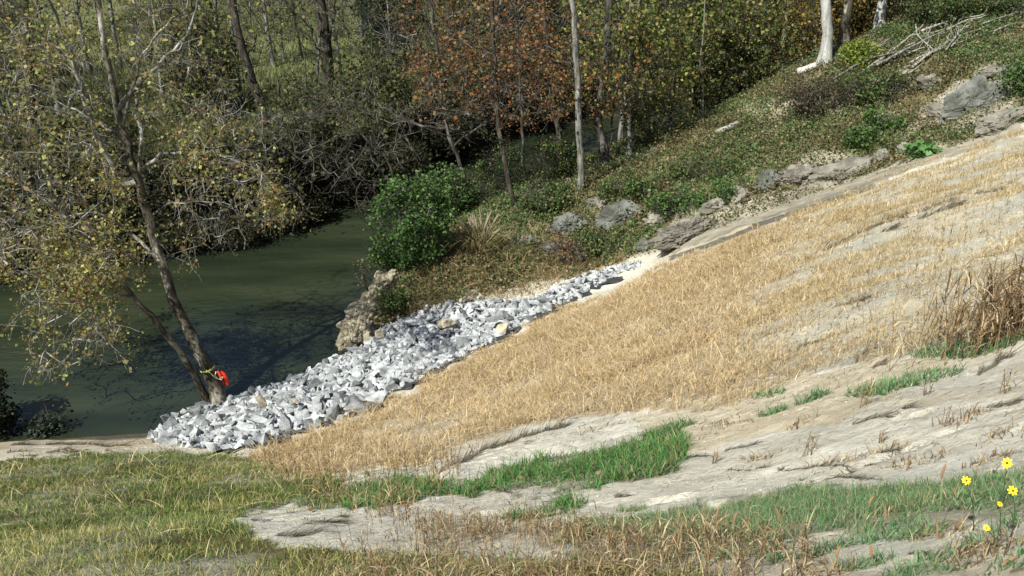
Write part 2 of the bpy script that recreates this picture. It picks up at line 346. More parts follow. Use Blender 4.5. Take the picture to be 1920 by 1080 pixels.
# ------------------------------------------------------------------ tree maker
def unit(v): return v/(np.linalg.norm(v)+1e-9)
class Tree:
    def __init__(s): s.p = []; s.par = []; s.rad = []; s.kind = []; s.tips = []
    def add(s, p, par, r, k):
        s.p.append(np.asarray(p, float)); s.par.append(par); s.rad.append(r); s.kind.append(k); return len(s.p)-1
    def path(s, pts, r0, r1, par=-1, kind=0, step=.35, wig=.03, pw=.8):
        pts = [np.asarray(q, float) for q in pts]
        if par >= 0: pts = [s.p[par]] + pts
        # catmull-rom
        out = []; P = [2*pts[0]-pts[1]] + pts + [2*pts[-1]-pts[-2]]
        for i in range(1, len(P)-2):
            n = max(2, int(np.linalg.norm(P[i+1]-P[i])/step))
            for k in range(n):
                t = k/n
                out.append(.5*((2*P[i])+(-P[i-1]+P[i+1])*t+(2*P[i-1]-5*P[i]+4*P[i+1]-P[i+2])*t*t+(-P[i-1]+3*P[i]-3*P[i+1]+P[i+2])*t**3))
        out.append(pts[-1]); ids = []; n = len(out); prev = par
        for i, q in enumerate(out):
            if par >= 0 and i == 0: ids.append(par); continue
            t = i/(n-1); r = r0+(r1-r0)*t**pw
            prev = s.add(q+rng.normal(0, wig, 3)*(1 if i else 0), prev, r, kind); ids.append(prev)
        return ids
    def near(s, q): 
        A = np.array(s.p); return int(np.argmin(((A-q)**2).sum(1)))
    def grow(s, targets, rtip=.008, nseg=4, droop=.0, up=.3, wig=.08, twigs=4, tl=.45, tdroop=.0, allow=None, rmin=None):
        A = np.zeros((len(s.p)+len(targets)*(nseg+twigs*2)+10, 3)); n = len(s.p); A[:n] = s.p
        main = np.zeros(len(A), bool); main[:n] = True
        if allow is not None:
            main[:] = False; main[list(allow)] = True
        T = list(targets); base = A[:n][main[:n]]
        T.sort(key=lambda q: float((((base-q)**2).sum(1)).min()))
        for q in T:
            ids = np.nonzero(main[:n])[0]
            d = A[ids]-q; dist = np.sqrt((d**2).sum(1)); cost = dist + np.maximum(0, d[:, 2]+.3*dist)*up*2
            j = ids[int(np.argmin(cost))]; a = A[j]; L = np.linalg.norm(q-a)
            if L < .08: continue
            k = max(2, min(nseg, int(L/.3)+1)); prev = j
            pd = unit(A[j]-A[s.par[j]]) if s.par[j] >= 0 else np.array([0, 0, 1.])
            side = rng.normal(0, wig, 3)*L
            for i in range(1, k+1):
                t = i/k; bow = math.sin(math.pi*t)
                c = a+(q-a)*t + pd*bow*.14*L + side*bow + np.array([0, 0, up*.25*L*bow - droop*L*t*t])
                prev = s.add(c, prev, rtip, 1); A[n] = c; main[n] = True; n += 1
            dirq = unit(A[n-1]-A[n-2])
            s.tips.append(prev)
            for _ in range(twigs):
                st = prev if random.random() < .5 else s.par[prev]
                if st < 0: st = prev
                d0 = unit(dirq*.6+rng.normal(0, .6, 3)+np.array([0, 0, -tdroop*.6])); l = tl*random.uniform(.5, 1.2)
                c1 = s.p[st]+d0*l*.5; c2 = c1+unit(d0+rng.normal(0, .3, 3)+np.array([0, 0, -tdroop]))*l*.5
                i1 = s.add(c1, st, rtip*.7, 2); A[n] = c1; n += 1
                i2 = s.add(c2, i1, rtip*.5, 2); A[n] = c2; n += 1
    def pipe(s, rtip=.008, ex=2.3, cap=None):
        n = len(s.p); acc = np.zeros(n)
        ch = np.zeros(n, int)
        for i in range(n):
            if s.par[i] >= 0: ch[s.par[i]] += 1
        for i in range(n-1, -1, -1):
            if s.kind[i] >= 1:
                if ch[i] == 0: acc[i] = (s.rad[i])**ex
                r = max(acc[i]**(1/ex), s.rad[i]*.8)
                s.rad[i] = r if cap is None else min(r, cap)
            if s.par[i] >= 0 and s.kind[s.par[i]] >= 1: acc[s.par[i]] += s.rad[i]**ex
    def chain_tube(s, ids, k=10, flare=0, lump=.0):
        V = []; Fc = []
        P = np.array([s.p[i] for i in ids]); Rr = np.array([s.rad[i] for i in ids])
        if len(Rr) > 1: Rr[0] = max(Rr[0] if s.kind[ids[0]] == s.kind[ids[1]] else Rr[1], Rr[1]) if flare else (Rr[1]*1.15 if s.kind[ids[0]] != s.kind[ids[1]] else Rr[0])
        up = np.array([.3, 1, .1])
        ph = random.random()*9
        for i in range(len(P)):
            d = unit(P[min(i+1, len(P)-1)]-P[max(i-1, 0)]); a = unit(np.cross(d, up)); bb = np.cross(d, a)
            fl = 1+flare*math.exp(-i*.9)
            for j in range(k):
                t = 2*math.pi*j/k; rr = Rr[i]*fl*(1+lump*math.sin(3*t+i*.4+ph)+lump*.6*math.sin(5*t-i*.7+ph) + (flare*.35*math.exp(-i*.8)*math.sin(4*t+ph) if flare else 0))
                V.append(P[i]+(a*math.cos(t)+bb*math.sin(t))*rr)
            if i:
                o = (i-1)*k
                for j in range(k): Fc.append((o+j, o+(j+1) % k, o+k+(j+1) % k, o+k+j))
        Fc.append(tuple(range((len(P)-1)*k, len(P)*k)))
        return V, Fc
    def seg_mesh(s, sel, k=4):
        sel = [i for i in sel if s.par[i] >= 0]
        if not sel: return np.zeros((0, 3)), [np.zeros((0, 4), int)]
        A = np.array(s.p); Rr = np.array(s.rad); i = np.array(sel); j = np.array([s.par[q] for q in sel])
        p0 = A[j]; p1 = A[i]; r1 = Rr[i]; r0 = np.minimum(Rr[j], r1*1.35)
        d = p1-p0; L = np.linalg.norm(d, axis=1, keepdims=True)+1e-9; d = d/L
        p0 = p0-d*r0[:, None]*.3
        up = np.tile([.31, .2, .93], (len(i), 1)); a = np.cross(d, up); a /= np.linalg.norm(a, axis=1, keepdims=True)+1e-9; bb = np.cross(d, a)
        V = np.zeros((len(i), 2*k, 3)); 
        for q in range(k):
            t = 2*math.pi*q/k; o = a*math.cos(t)+bb*math.sin(t)
            V[:, q] = p0+o*r0[:, None]; V[:, k+q] = p1+o*r1[:, None]
        b0 = np.arange(len(i))[:, None]*2*k
        Fs = [b0+np.array([[q, (q+1) % k, k+(q+1) % k, k+q]]) for q in range(k)]
        return V.reshape(-1, 3), [np.concatenate(Fs)]
def leaves(P, size, cols, weights=None, spread=.15, szv=.4, flat=.0, seed=0):
    """kite shaped leaf faces around points P"""
    n = len(P); P = np.asarray(P)+rng.normal(0, spread, (n, 3))
    nrm = rng.normal(0, 1, (n, 3)); nrm[:, 2] = np.abs(nrm[:, 2])+flat; nrm /= np.linalg.norm(nrm, axis=1, keepdims=True)
    t = rng.normal(0, 1, (n, 3)); t -= (t*nrm).sum(1, keepdims=True)*nrm; t /= np.linalg.norm(t, axis=1, keepdims=True); bt = np.cross(nrm, t)
    s = (size*np.clip(rng.normal(1, szv, n), .4, 2.2))[:, None]
    V = np.zeros((n, 4, 3)); V[:, 0] = P; V[:, 1] = P+t*s*.5+bt*s*.42+nrm*s*.12; V[:, 2] = P+t*s; V[:, 3] = P+t*s*.5-bt*s*.42+nrm*s*.12
    cols = np.array(cols); w = None if weights is None else np.array(weights)/sum(weights)
    c = cols[rng.choice(len(cols), n, p=w)]*rng.uniform(.7, 1.25, (n, 1))
    return V.reshape(-1, 3), [np.arange(n*4).reshape(n, 4)], np.repeat(c, 4, axis=0)

PAL_SYC = [(.19,.16,.05),(.30,.25,.085),(.15,.165,.05),(.36,.39,.11),(.13,.08,.03),(.25,.14,.055)]
PAL_YG = [(.12,.17,.035),(.20,.23,.05),(.07,.12,.03),(.30,.27,.07),(.15,.10,.035)]
PAL_OR = [(.27,.115,.04),(.18,.075,.03),(.28,.14,.05),(.10,.05,.025),(.17,.13,.05)]
PAL_GR = [(.06,.125,.03),(.095,.18,.045),(.035,.075,.022),(.13,.21,.06)]
PAL_OL = [(.085,.10,.035),(.13,.135,.045),(.055,.065,.025),(.15,.125,.05)]
PAL_BR = [(.11,.075,.035),(.16,.11,.05),(.07,.055,.03),(.12,.11,.045)]
PAL_YE = [(.34,.23,.04),(.26,.18,.03),(.20,.16,.04),(.12,.08,.03),(.12,.13,.04)]

def build_tree(name, base, T, label, cat, trunkids, group=None, bark=None, tbark=None, leafP=None, lsize=.12, pal=PAL_YG, w=None, spread=.15, trunk_k=10, flare=.5, lump=.06, limb_k=6):
    base = np.asarray(base, float)
    root = empty(name, base); tag(root, label, cat, group)
    off = base
    for nm, ids in trunkids:
        V, Fc = T.chain_tube(ids, trunk_k, flare if nm == 'trunk' else 0, lump)
        mesh_obj(nm, np.array(V)-off, Fc, bark, root, smooth=True)
    used = set(i for _, ids in trunkids for i in ids)
    big = [i for i in range(len(T.p)) if i not in used and T.rad[i] > .022]; small = [i for i in range(len(T.p)) if i not in used and T.rad[i] <= .022]
    V1, F1 = T.seg_mesh(big, 6); V2, F2 = T.seg_mesh(small, 3)
    VV = np.concatenate([V1, V2]); 
    if len(VV): mesh_obj('branches', VV-off, [F1[0], F2[0]+len(V1)], tbark or bark, root)
    if leafP is not None and len(leafP):
        V, Fl, c = leaves(leafP, lsize, pal, w, spread); mesh_obj('foliage', V-off, Fl, M_LEAF, root, col=c)
    return root
def ell(n, c, r, lo=None):
    q = rng.normal(0, 1, (n, 3)); q /= np.linalg.norm(q, axis=1, keepdims=True); q *= rng.uniform(.25, 1, (n, 1))**.5
    return np.array(c)+q*np.array(r)
def generic(h, r, crown, ntar, leafn, pal, name, label, cat, bark, tbark=None, lsize=.14, lean=(0, 0), w=None, up=.5, twigs=3, tl=.5, fork=False, group=None, lspread=.2, low=0):
    """tree about the origin; crown = [(n, centre, radii), ...]"""
    T = Tree(); pts = [np.array([lean[0]*t**1.5*h+.15*math.sin(t*6+h)*(t > 0), lean[1]*t**1.5*h+.12*math.cos(t*5+h)*(t > 0)-.0, t*h-(.3 if t == 0 else 0)]) for t in np.linspace(0, 1, 7)]
    ids = T.path(pts, r, r*.25, wig=.02); tr = [('trunk', ids)]
    if fork:
        j = ids[int(len(ids)*.25)]; b0 = T.p[j]
        f = T.path([b0+np.array([.5, .1, h*.15]), b0+np.array([.9, .2, h*.35]), b0+np.array([1.3, .1, h*.6])], r*.6, r*.2, par=j); tr.append(('limb', f))
    tg = np.concatenate([ell(n, c, q) for n, c, q in crown]); tg = tg[tg[:, 2] > .4]
    T.grow(tg, up=up, twigs=twigs, tl=tl, rtip=.010); T.pipe(cap=r*.5)
    tw = np.array([T.p[i] for i in range(len(T.p)) if T.kind[i] == 2] or [[0, 0, 1]])
    lp = tw[rng.integers(0, len(tw), leafn)] if leafn else None
    return build_tree(name, (0, 0, 0), T, label, cat, tr, group, bark, tbark or M_TWIG, lp, lsize, pal, w, lspread, trunk_k=9, limb_k=5)

# ------------------------------------------------------------------ the leaning sycamore
b0 = hit(402, 752)
T = Tree(); Y0 = b0[1]
def pp(l, y0, y1): return [pix(x, y, y0+(y1-y0)*i/(len(l)-1)) for i, (x, y) in enumerate(l)]
mb = pix(418, 752, Y0); mb[2] = H(mb[0], mb[1])-.35
main = T.path([mb]+pp([(404,725),(372,650),(335,580),(302,490),(280,410),(258,340),(240,270),(222,210),(206,140),(192,60),(172,-60),(150,-200)], Y0, Y0+.9), .205, .04, step=.3, pw=.6)
sb = pix(392, 752, Y0); sb[2] = H(sb[0], sb[1])-.35
sec = T.path([sb]+pp([(385,735),(350,680),(302,612),(250,555),(215,508),(170,450),(110,395),(45,350),(-40,310)], Y0, Y0-1.6), .125, .02, step=.3, pw=.6)
limbs_keep = []
def limb(frm, l, y0, y1, r0, r1):
    q = pix(*frm, Y0+y0); A = np.array(T.p); par = int(np.argmin(((A-q)**2).sum(1))); yy = T.p[par][1]
    ids = T.path(pp(l, yy, Y0+y1), r0, r1, par=par, kind=1, step=.25); limbs_keep.append((ids[1:], r0, r1)); return ids
limb((262,345),.5 and [(222,345),(195,280),(165,200),(138,115),(112,50),(85,-40)],.5,-.6,.075,.03)
limb((222,195),[(262,155),(310,110),(350,65),(368,20),(374,-40)],.7,1.4,.06,.02)
limb((226,205),[(252,175),(285,166),(322,180),(360,196),(405,222),(440,250)],.7,-.3,.04,.012)
limb((262,350),[(262,260),(256,200),(257,120),(252,40),(246,-60)],.6,1.8,.05,.02)
limb((234,262),[(190,228),(130,215),(60,195),(-10,172)],.6,-1.2,.045,.012)
limb((240,270),[(180,225),(110,190),(30,150)],.6,1.5,.04,.012)
limb((276,400),[(320,384),(375,376),(432,385),(452,425),(462,470)],.3,-.8,.035,.009)
limb((268,330),[(305,290),(370,285),(440,300),(505,340),(550,400)],.4,.8,.045,.012)
limb((300,486),[(250,440),(180,400),(90,420),(10,470)],.2,-1.4,.05,.012)
limb((250,555),[(200,560),(150,590),(110,650),(75,712)],-.4,-1.5,.03,.008)
limb((215,508),[(160,500),(90,540),(30,600),(-20,640)],-.6,-2.2,.03,.008)
limb((230,230),[(260,120),(300,60),(350,10),(380,-60)],.7,-.5,.05,.014)
limb((215,190),[(150,120),(70,60),(0,20)],.7,0,.045,.012)
limb((302,490),[(340,470),(380,462),(410,480)],.2,.4,.02,.008)
CL = [((90,470),(120,75),170),((40,380),(110,70),85),((210,470),(90,70),75),((130,590),(110,60),85),((80,660),(50,50),22),((200,640),(50,40),16),
      ((290,330),(110,60),65),((430,330),(90,60),55),((500,385),(70,45),42),((400,420),(60,40),16),((330,480),(50,40),14),((330,430),(70,40),14),
      ((120,250),(170,90),120),((300,180),(150,90),80),((80,100),(120,80),85),((250,60),(140,80),70),((420,250),(90,70),35),((-90,420),(110,200),70),((150,-120),(260,110),90)]
tg = []
for (cx, cy), (rx, ry), n in CL:
    for _ in range(n):
        a = random.random()*6.283; q = random.random()**.5
        tg.append(pix(cx+rx*q*math.cos(a), cy+ry*q*math.sin(a), Y0+random.gauss(-.4, 1.3)))
mt = np.array([T.p[i] for i in main]); mpx, mpy = proj(mt[:, 0], mt[:, 1], mt[:, 2]); keep = []
for q in tg:
    qx_, qy_ = proj(q[0], q[1], q[2]); near_ = np.min(np.hypot(mpx-qx_, (mpy-qy_)*.7)) < 42
    if near_:
        if random.random() < .6: continue
        q = pix(float(qx_), float(qy_), Y0+abs(random.gauss(.9, .7)))
    keep.append(q)
T.grow(keep, rtip=.0058, up=.2, droop=.02, twigs=3, tl=.5, tdroop=.45, wig=.10, allow=[i for i in range(len(T.p)) if T.p[i][2] > 4.2])
T.pipe(cap=.032, ex=2.5)
for l_ in limbs_keep:
    for k_, i in enumerate(l_[0]):
        if k_ or True: T.rad[i] = l_[1]+(l_[2]-l_[1])*(k_/max(1, len(l_[0])-1))**.7
tw = np.array([T.p[i] for i in range(len(T.p)) if T.kind[i] == 2])
tx, ty = proj(tw[:, 0], tw[:, 1], tw[:, 2])
dens = .26 + 1.1*np.exp(-((tx-100)/170)**2-((ty-500)/140)**2) + .8*np.exp(-((tx-480)/110)**2-((ty-360)/70)**2)+.25*np.exp(-((tx-300)/90)**2-((ty-300)/90)**2)
wgt = (dens+.08)*np.clip(fbm(tw[:, 0]*1.5+tw[:, 1], tw[:, 2]*1.5, 77)*2.2-.72, .03, 1)**1.5; wgt /= wgt.sum()
lp = tw[rng.choice(len(tw), 19000, p=wgt)]
syc = build_tree('sycamore', b0, T, 'twin stemmed sycamore leaning over the river with yellowing leaves, rooted in the grey rocks', 'tree',
                 [('trunk', main), ('trunk', sec)], None, M_SYC, M_SYCB, lp, .072, PAL_SYC, [3,5,4.5,2.4,2,1.8], .085, trunk_k=14, flare=.35, lump=.07)

# rope and float tied to the trunk
def tube_mesh(pts, r, k=8, closed=False):
    P = np.array(pts, float); n = len(P); V = []; Fc = []
    rr = np.full(n, r) if np.isscalar(r) else np.array(r)
    for i in range(n):
        d = unit(P[(i+1) % n]-P[i-1]) if closed else unit(P[min(i+1, n-1)]-P[max(i-1, 0)])
        a = unit(np.cross(d, [.12, .31, .94])); bb = np.cross(d, a)
        for j in range(k): t = 2*math.pi*j/k; V.append(P[i]+(a*math.cos(t)+bb*math.sin(t))*rr[i])
    for i in range(n if closed else n-1):
        o = i*k; o2 = ((i+1) % n)*k
        for j in range(k): Fc.append((o+j, o+(j+1) % k, o2+(j+1) % k, o2+j))
    if not closed: Fc += [tuple(range(k))[::-1], tuple(range((n-1)*k, n*k))]
    return V, Fc
M_ROPE = mat_plain('yellow_rope', (.50,.50,.16), .8); M_RED = mat_plain('red_float', (.62,.05,.025), .45); M_STRAP = mat_plain('white_strap', (.7,.66,.6), .7); M_DRED = mat_plain('dark_red_cloth', (.28,.02,.015), .8)
tp = np.array([T.p[i] for i in main]); qx, qy = proj(tp[:, 0], tp[:, 1], tp[:, 2]); k = int(np.argmin(abs(qy-694))); c = tp[k]; rr = T.rad[main[k]]*1.16
ax = unit(tp[k+1]-tp[k-1])
a1 = unit(np.cross(ax, [0, 1, 0])); a2 = np.cross(ax, a1); V = []; Fc = []
for q in range(3):
    v_, f_ = tube_mesh([c+(a1*math.cos(t)+a2*math.sin(t))*(rr+.012)+ax*(.025*q-.03+.012*math.sin(t+q*1.5)) for t in np.linspace(0, 6.283, 24, endpoint=False)], .010, 5, True)
    Fc += [tuple(i+len(V) for i in f) for f in f_]; V += v_
dl = [pix(387,694,c[1]-rr-.03), pix(396,701,c[1]-rr-.04), pix(403,708,c[1]-rr-.04), pix(411,711,c[1]-rr-.05), pix(418,706,c[1]-rr-.06)]
v_, f_ = tube_mesh(dl, .009, 5); Fc += [tuple(i+len(V) for i in f) for f in f_]; V += v_
tag(mesh_obj('rope', V, Fc, M_ROPE, smooth=True, loc=c), 'thin yellow rope knotted round the leaning trunk above the red float', 'rope')
fy = c[1]-rr*.6
lv = empty('life_vest', pix(418, 722, fy)); tag(lv, 'bright orange-red life vest hanging from the rope on the sycamore trunk', 'life vest')
def slab(pl, wd, th):
    """rounded foam panel along pixel line pl"""
    P = [pix(x, y, fy-.05) for x, y in pl]; return tube_mesh(np.array(P)-np.array(lv.location), wd, 10)
def bar(pl, r, Yo=0):
    n = 11; P0 = pix(*pl[0], fy+Yo); P1 = pix(*pl[1], fy+Yo); P = [P0+(P1-P0)*t+np.array([.04*math.sin(t*3.14), 0, 0]) for t in np.linspace(0, 1, n)]
    rad = [r*(math.sin(max(.0, min(1, t*1.04))*math.pi)**.35+.05) for t in np.linspace(.02, .94, n)]
    return tube_mesh(np.array(P)-np.array(lv.location), rad, 12)
v_, f_ = bar([(415,694),(427,723)], .052, -.03); mesh_obj('front_panel', v_, f_, M_RED, lv, smooth=True)
v_, f_ = bar([(407,696),(414,711)], .042, -.09); mesh_obj('front_panel', v_, f_, M_RED, lv, smooth=True)
v_, f_ = bar([(409,694),(421,722)], .055, .06); mesh_obj('back_panel', v_, f_, M_DRED, lv, smooth=True)
v_, f_ = tube_mesh(np.array([pix(x, y, fy-.15) for x, y in [(405,697),(403,704),(408,710),(415,712),(418,708)]])-np.array(lv.location), .013, 5); mesh_obj('strap', v_, f_, M_STRAP, lv, smooth=True)

# ------------------------------------------------------------------ rocks
M_RIP = mat_rock('riprap_stone', [(.32, (.09,.098,.108)), (.46, (.31,.325,.335)), (.64, (.50,.515,.52))], 3.4, .9, .6, 18)
M_RIPT = mat_rock('tan_stone', [(.3, (.26,.215,.14)), (.5, (.42,.37,.27)), (.7, (.52,.48,.40))], 2.4, .5, .15)
M_OUT = mat_rock('bank_rock', [(.3, (.12,.105,.075)), (.45, (.30,.265,.19)), (.62, (.42,.38,.28))], 2.2, .9, .1, 7)
M_GRK = mat_rock('grey_rock', [(.3, (.05,.052,.045)), (.48, (.125,.13,.115)), (.66, (.23,.235,.215))], 1.3, 1., .1, 6)
M_SRK = mat_rock('sandy_rock', [(.3, (.085,.078,.06)), (.5, (.20,.185,.155)), (.7, (.32,.30,.25))], 1.5, .9, .1, 6)
def stone_mesh(seed):
    r_ = random.Random(seed); bm = bmesh.new()
    sx, sy, sz = r_.uniform(.9, 1.45), r_.uniform(.6, .95), r_.uniform(.35, .7)
    for _ in range(r_.randint(9, 13)):
        v = Vector((r_.gauss(0, 1), r_.gauss(0, 1), r_.gauss(0, 1))).normalized()*r_.uniform(.82, 1.08)
        bm.verts.new((v.x*sx, v.y*sy, v.z*sz))
    bmesh.ops.convex_hull(bm, input=bm.verts[:]); bmesh.ops.delete(bm, geom=[v for v in bm.verts if not v.link_faces], context='VERTS')
    bmesh.ops.bevel(bm, geom=bm.edges[:], offset=.014, segments=1, affect='EDGES')
    me = bpy.data.meshes.new('riprap_stone'); bm.to_mesh(me); bm.free(); return me
protos = [stone_mesh(100+i) for i in range(28)]
cand = []
g_ = 0; ca_ = np.zeros((3000, 3)); rr0 = [hit(x_, y_) for x_, y_ in RIPRAP]; RW = [(float(q_[0]), float(q_[1])) for q_ in rr0]
while len(cand) < 2600 and g_ < 30000:
    g_ += 1; x = random.uniform(-11, 7); y = random.uniform(14, 30)
    if g_ % 40 == 1: bx_ = rng.uniform((-11, 14), (7, 30), (4000, 2)); bz_ = H(bx_[:, 0], bx_[:, 1]); bpx, bpy_ = proj(bx_[:, 0], bx_[:, 1], bz_); ins_ = np.nonzero(inpoly(bpx, bpy_-3, RIPRAP))[0]
    j_ = ins_[random.randrange(len(ins_))]; x, y = map(float, bx_[j_]); z = float(bz_[j_]); px, py = float(bpx[j_]), float(bpy_[j_])
    s = random.choice([.085, .10, .12, .14, .14, .16, .18, .20, .23, .27])*random.uniform(.85, 1.15)*(.8 if px > 950 else 1)*(.75 if px > 1120 else 1)
    nc = len(cand)
    if nc == 0 or not ((ca_[:nc, 0]-x)**2+(ca_[:nc, 1]-y)**2 < (.50*(ca_[:nc, 2]+s))**2).any(): ca_[nc] = (x, y, s); cand.append((x, y, z, s))
fill = []
for _ in range(1300):
    x = random.uniform(-11, 7); y = random.uniform(14, 30); z = float(H(x, y)); px, py = proj(x, y, z)
    if inpoly(np.array([px]), np.array([py-3]), RIPRAP)[0]: fill.append((x, y, z, random.uniform(.09, .16)))
cand.sort(key=lambda c_: -c_[3]/math.hypot(c_[0], c_[1], c_[2]-CAMZ))
print('stones', len(cand), len(fill))
def smat(x, y, z, s, lift=.25):
    rot = Matrix.Rotation(random.uniform(0, 6.28), 4, 'Z') @ Matrix.Rotation(random.gauss(0, .6), 4, 'X') @ Matrix.Rotation(random.gauss(0, .6), 4, 'Y')
    return Matrix.Translation((x, y, z+s*lift)) @ rot @ Matrix.Diagonal((s*1.15, s*1.15, s*1.1, 1))
edge = [(418,848),(470,843),(520,830),(600,801),(680,771),(740,736),(820,696),(900,657),(970,618),(1040,581),(1100,549),(1150,524)]
ce_ = np.array([hit(x_, y_-4)[:2] for x_, y_ in edge]); cxe = np.interp(np.linspace(0, 11, 60), range(12), ce_[:, 0]); cye = np.interp(np.linspace(0, 11, 60), range(12), ce_[:, 1])
tanspots = [(838,622),(490,770),(940,628),(655,655),(712,640),(560,765)]
for i, (x, y, z, s) in enumerate(cand[:290]):
    me = protos[i % 28]; o = bpy.data.objects.new('riprap_stone', me); COL.objects.link(o); o.matrix_world = smat(x, y, z, s)
    if not me.materials: me.materials.append(M_RIP)
    px, py = proj(x, y, z); 
    zn_ = ['bank tip at left', 'left of sycamore foot', 'right of sycamore foot', 'halfway to the outcrop', 'below tan outcrop', 'right of tan outcrop', 'under brown grass', 'in the upper tail'][int(np.searchsorted([350, 430, 520, 640, 740, 860, 1000], float(px)))]
    dw = float(pdist(np.array([x]), np.array([y]), NS)[0]); dc = float(np.min(np.hypot(cxe-x, cye-y)))
    row = 'at the waterline' if dw < .9 and px < 720 else ('beside black cloth' if dc < .8 else ('on the upper edge' if dc > 2.6 and px > 700 else 'mid pile'))
    lb = ('big ' if s > .27 else ('medium ' if s > .19 else 'small '))+['angular','slabby','wedge shaped','chunky'][i % 28 % 4]+' grey stone '+row+', '+zn_
    tag(o, lb, 'rock', 'broken grey stones armouring the river bank')
rest = cand[290:]+fill; bm = bmesh.new()
for i, (x, y, z, s) in enumerate(rest):
    k = len(bm.verts); me = protos[i % 28].copy(); me.transform(smat(x, y, z, s, .1 if i >= len(cand)-290 else .25)); bm.from_mesh(me); bpy.data.meshes.remove(me)
me = bpy.data.meshes.new('riprap_stones'); bm.to_mesh(me); bm.free(); me.materials.append(M_RIP)
o = bpy.data.objects.new('riprap_stones', me); COL.objects.link(o); tag(o, 'smaller grey broken stones filling the bank between the large ones', 'rocks', None, 'stuff')
tanlab = ['large flat tan stone lying among grey stones near the outcrop','cream stone amid grey stones right of the sycamore foot','tan stone at the lower edge of the rock bank beside the dry wheat','yellowish stone at the waterline left of the outcrop foot','ochre stone at the water edge just under the outcrop','pale tan stone low in the middle of the rock bank']
for (px, py), lb, sc_ in zip(tanspots, tanlab, (.30,.26,.26,.2,.2,.2)):
    q = hit(px, py); me = protos[(px+py) % 28].copy(); me.materials.clear(); me.materials.append(M_RIPT)
    o = bpy.data.objects.new('tan_stone', me); COL.objects.link(o); o.matrix_world = smat(q[0], q[1], q[2]+.16, sc_); tag(o, lb, 'rock')
def boulder(name, label, q, r, rot, mat, seed, amp=.35, strata=.0, sub=6, group=None, sink=.0):
    bm = bmesh.new(); bmesh.ops.create_icosphere(bm, subdivisions=sub, radius=1)
    sd = Vector((seed*3.1, seed*1.7, -seed))
    for v in bm.verts:
        p = v.co.copy(); n = mnoise.fractal(p*1.5+sd, .75, 2.2, 7); c_ = mnoise.cell(p*1.6+sd)*.5
        t = mnoise.voronoi(p*1.7+sd)[0][0]
        t2 = mnoise.voronoi(p*4.1+sd)[0][0]; v3 = mnoise.voronoi(Vector((p.x*1.2, p.y*1.2, p.z*2.4))*1.3+sd)[0]; k = 1+amp*(n*.8+(t-.4)*.9+(t2-.3)*.18)
        k -= .10*max(0, 1-(v3[1]-v3[0])/.13)
        if strata: k += strata*(abs(math.sin((p.z*1.1+p.x*.5)*6+2*mnoise.noise(p*1.5+sd)))-.5)
        v.co = Vector((p.x*r[0], p.y*r[1], p.z*r[2]))*k
    me = bpy.data.meshes.new(name); bm.to_mesh(me); bm.free(); me.materials.append(mat)
    o = bpy.data.objects.new(name, me); COL.objects.link(o); o.location = (q[0], q[1], q[2]-sink); o.rotation_euler = rot; return tag(o, label, 'rock', group)
def bo(px, py, *a, **k):
    name, label, r, rot, mat, seed = a[:6]; return boulder(name, label, hit(px, py), r, rot, mat, seed, *a[6:], **k)
bo(700,585,'rock_outcrop','tan layered rock outcrop rising from the water beside the grey stones',(.62,1.5,.8),(0,0,R(-20)),M_OUT,3,.3,.2, sink=.2)
bo(668,636,'rock_outcrop','lower tan block of the waterside outcrop touching the grey stones',(.5,.7,.55),(0,R(10),R(-15)),M_OUT,4,.3,.18)
bo(648,612,'rock_outcrop','small rounded rock poking from the water left of the outcrop',(.25,.2,.2),(0,0,0),M_OUT,5,.3)
bo(728,545,'rock_outcrop','grey brown back end of the outcrop under the green bush',(.5,.8,.6),(0,0,R(-25)),M_OUT,6,.45,.1)
bo(1066,425,'boulder','grey boulder beneath the vines below the slim grey tree',(.62,.45,.45),(0,0,R(20)),M_GRK,8,.5)
bo(1150,420,'boulder','vine draped grey rock right of the round boulder',(.6,.4,.5),(0,0,R(-10)),M_GRK,9,.5)
bo(1050,470,'boulder','low grey rock half buried in brown brush above the rock bank',(.6,.5,.3),(0,0,R(-10)),M_GRK,19,.45)
bo(1290,438,'rock_ledge','pale grey rock ledge beside the rutted sandy track',(1.1,.45,.4),(0,0,R(35)),M_SRK,10,.5)
bo(1590,328,'rock_ledge','smooth pale grey rock slab in the sandy cutting above the track',(1.35,.6,.42),(R(-8),R(-14),R(15)),M_SRK,12,.45)
bo(1500,338,'rock_ledge','cracked grey brown rock left of the smooth slab',(.95,.5,.4),(0,0,R(30)),M_SRK,13,.45)
bo(1830,200,'boulder','big dark grey tilted rock face on the hillside at the right',(1.15,.45,.85),(R(-15),R(-18),R(10)),M_GRK,14,.35)
bo(1890,232,'boulder','brown cracked rock at the foot of the dark rock face',(1.0,.5,.4),(0,R(-14),R(10)),M_SRK,15,.4)
bo(1880,140,'boulder','flat topped pale grey rock above the dark rock face',(.9,.6,.3),(0,R(-10),0),M_SRK,16,.35)
bo(1740,160,'boulder','brown rock under the overhang left of the dark rock face',(.5,.4,.35),(0,0,0),M_SRK,17,.4)

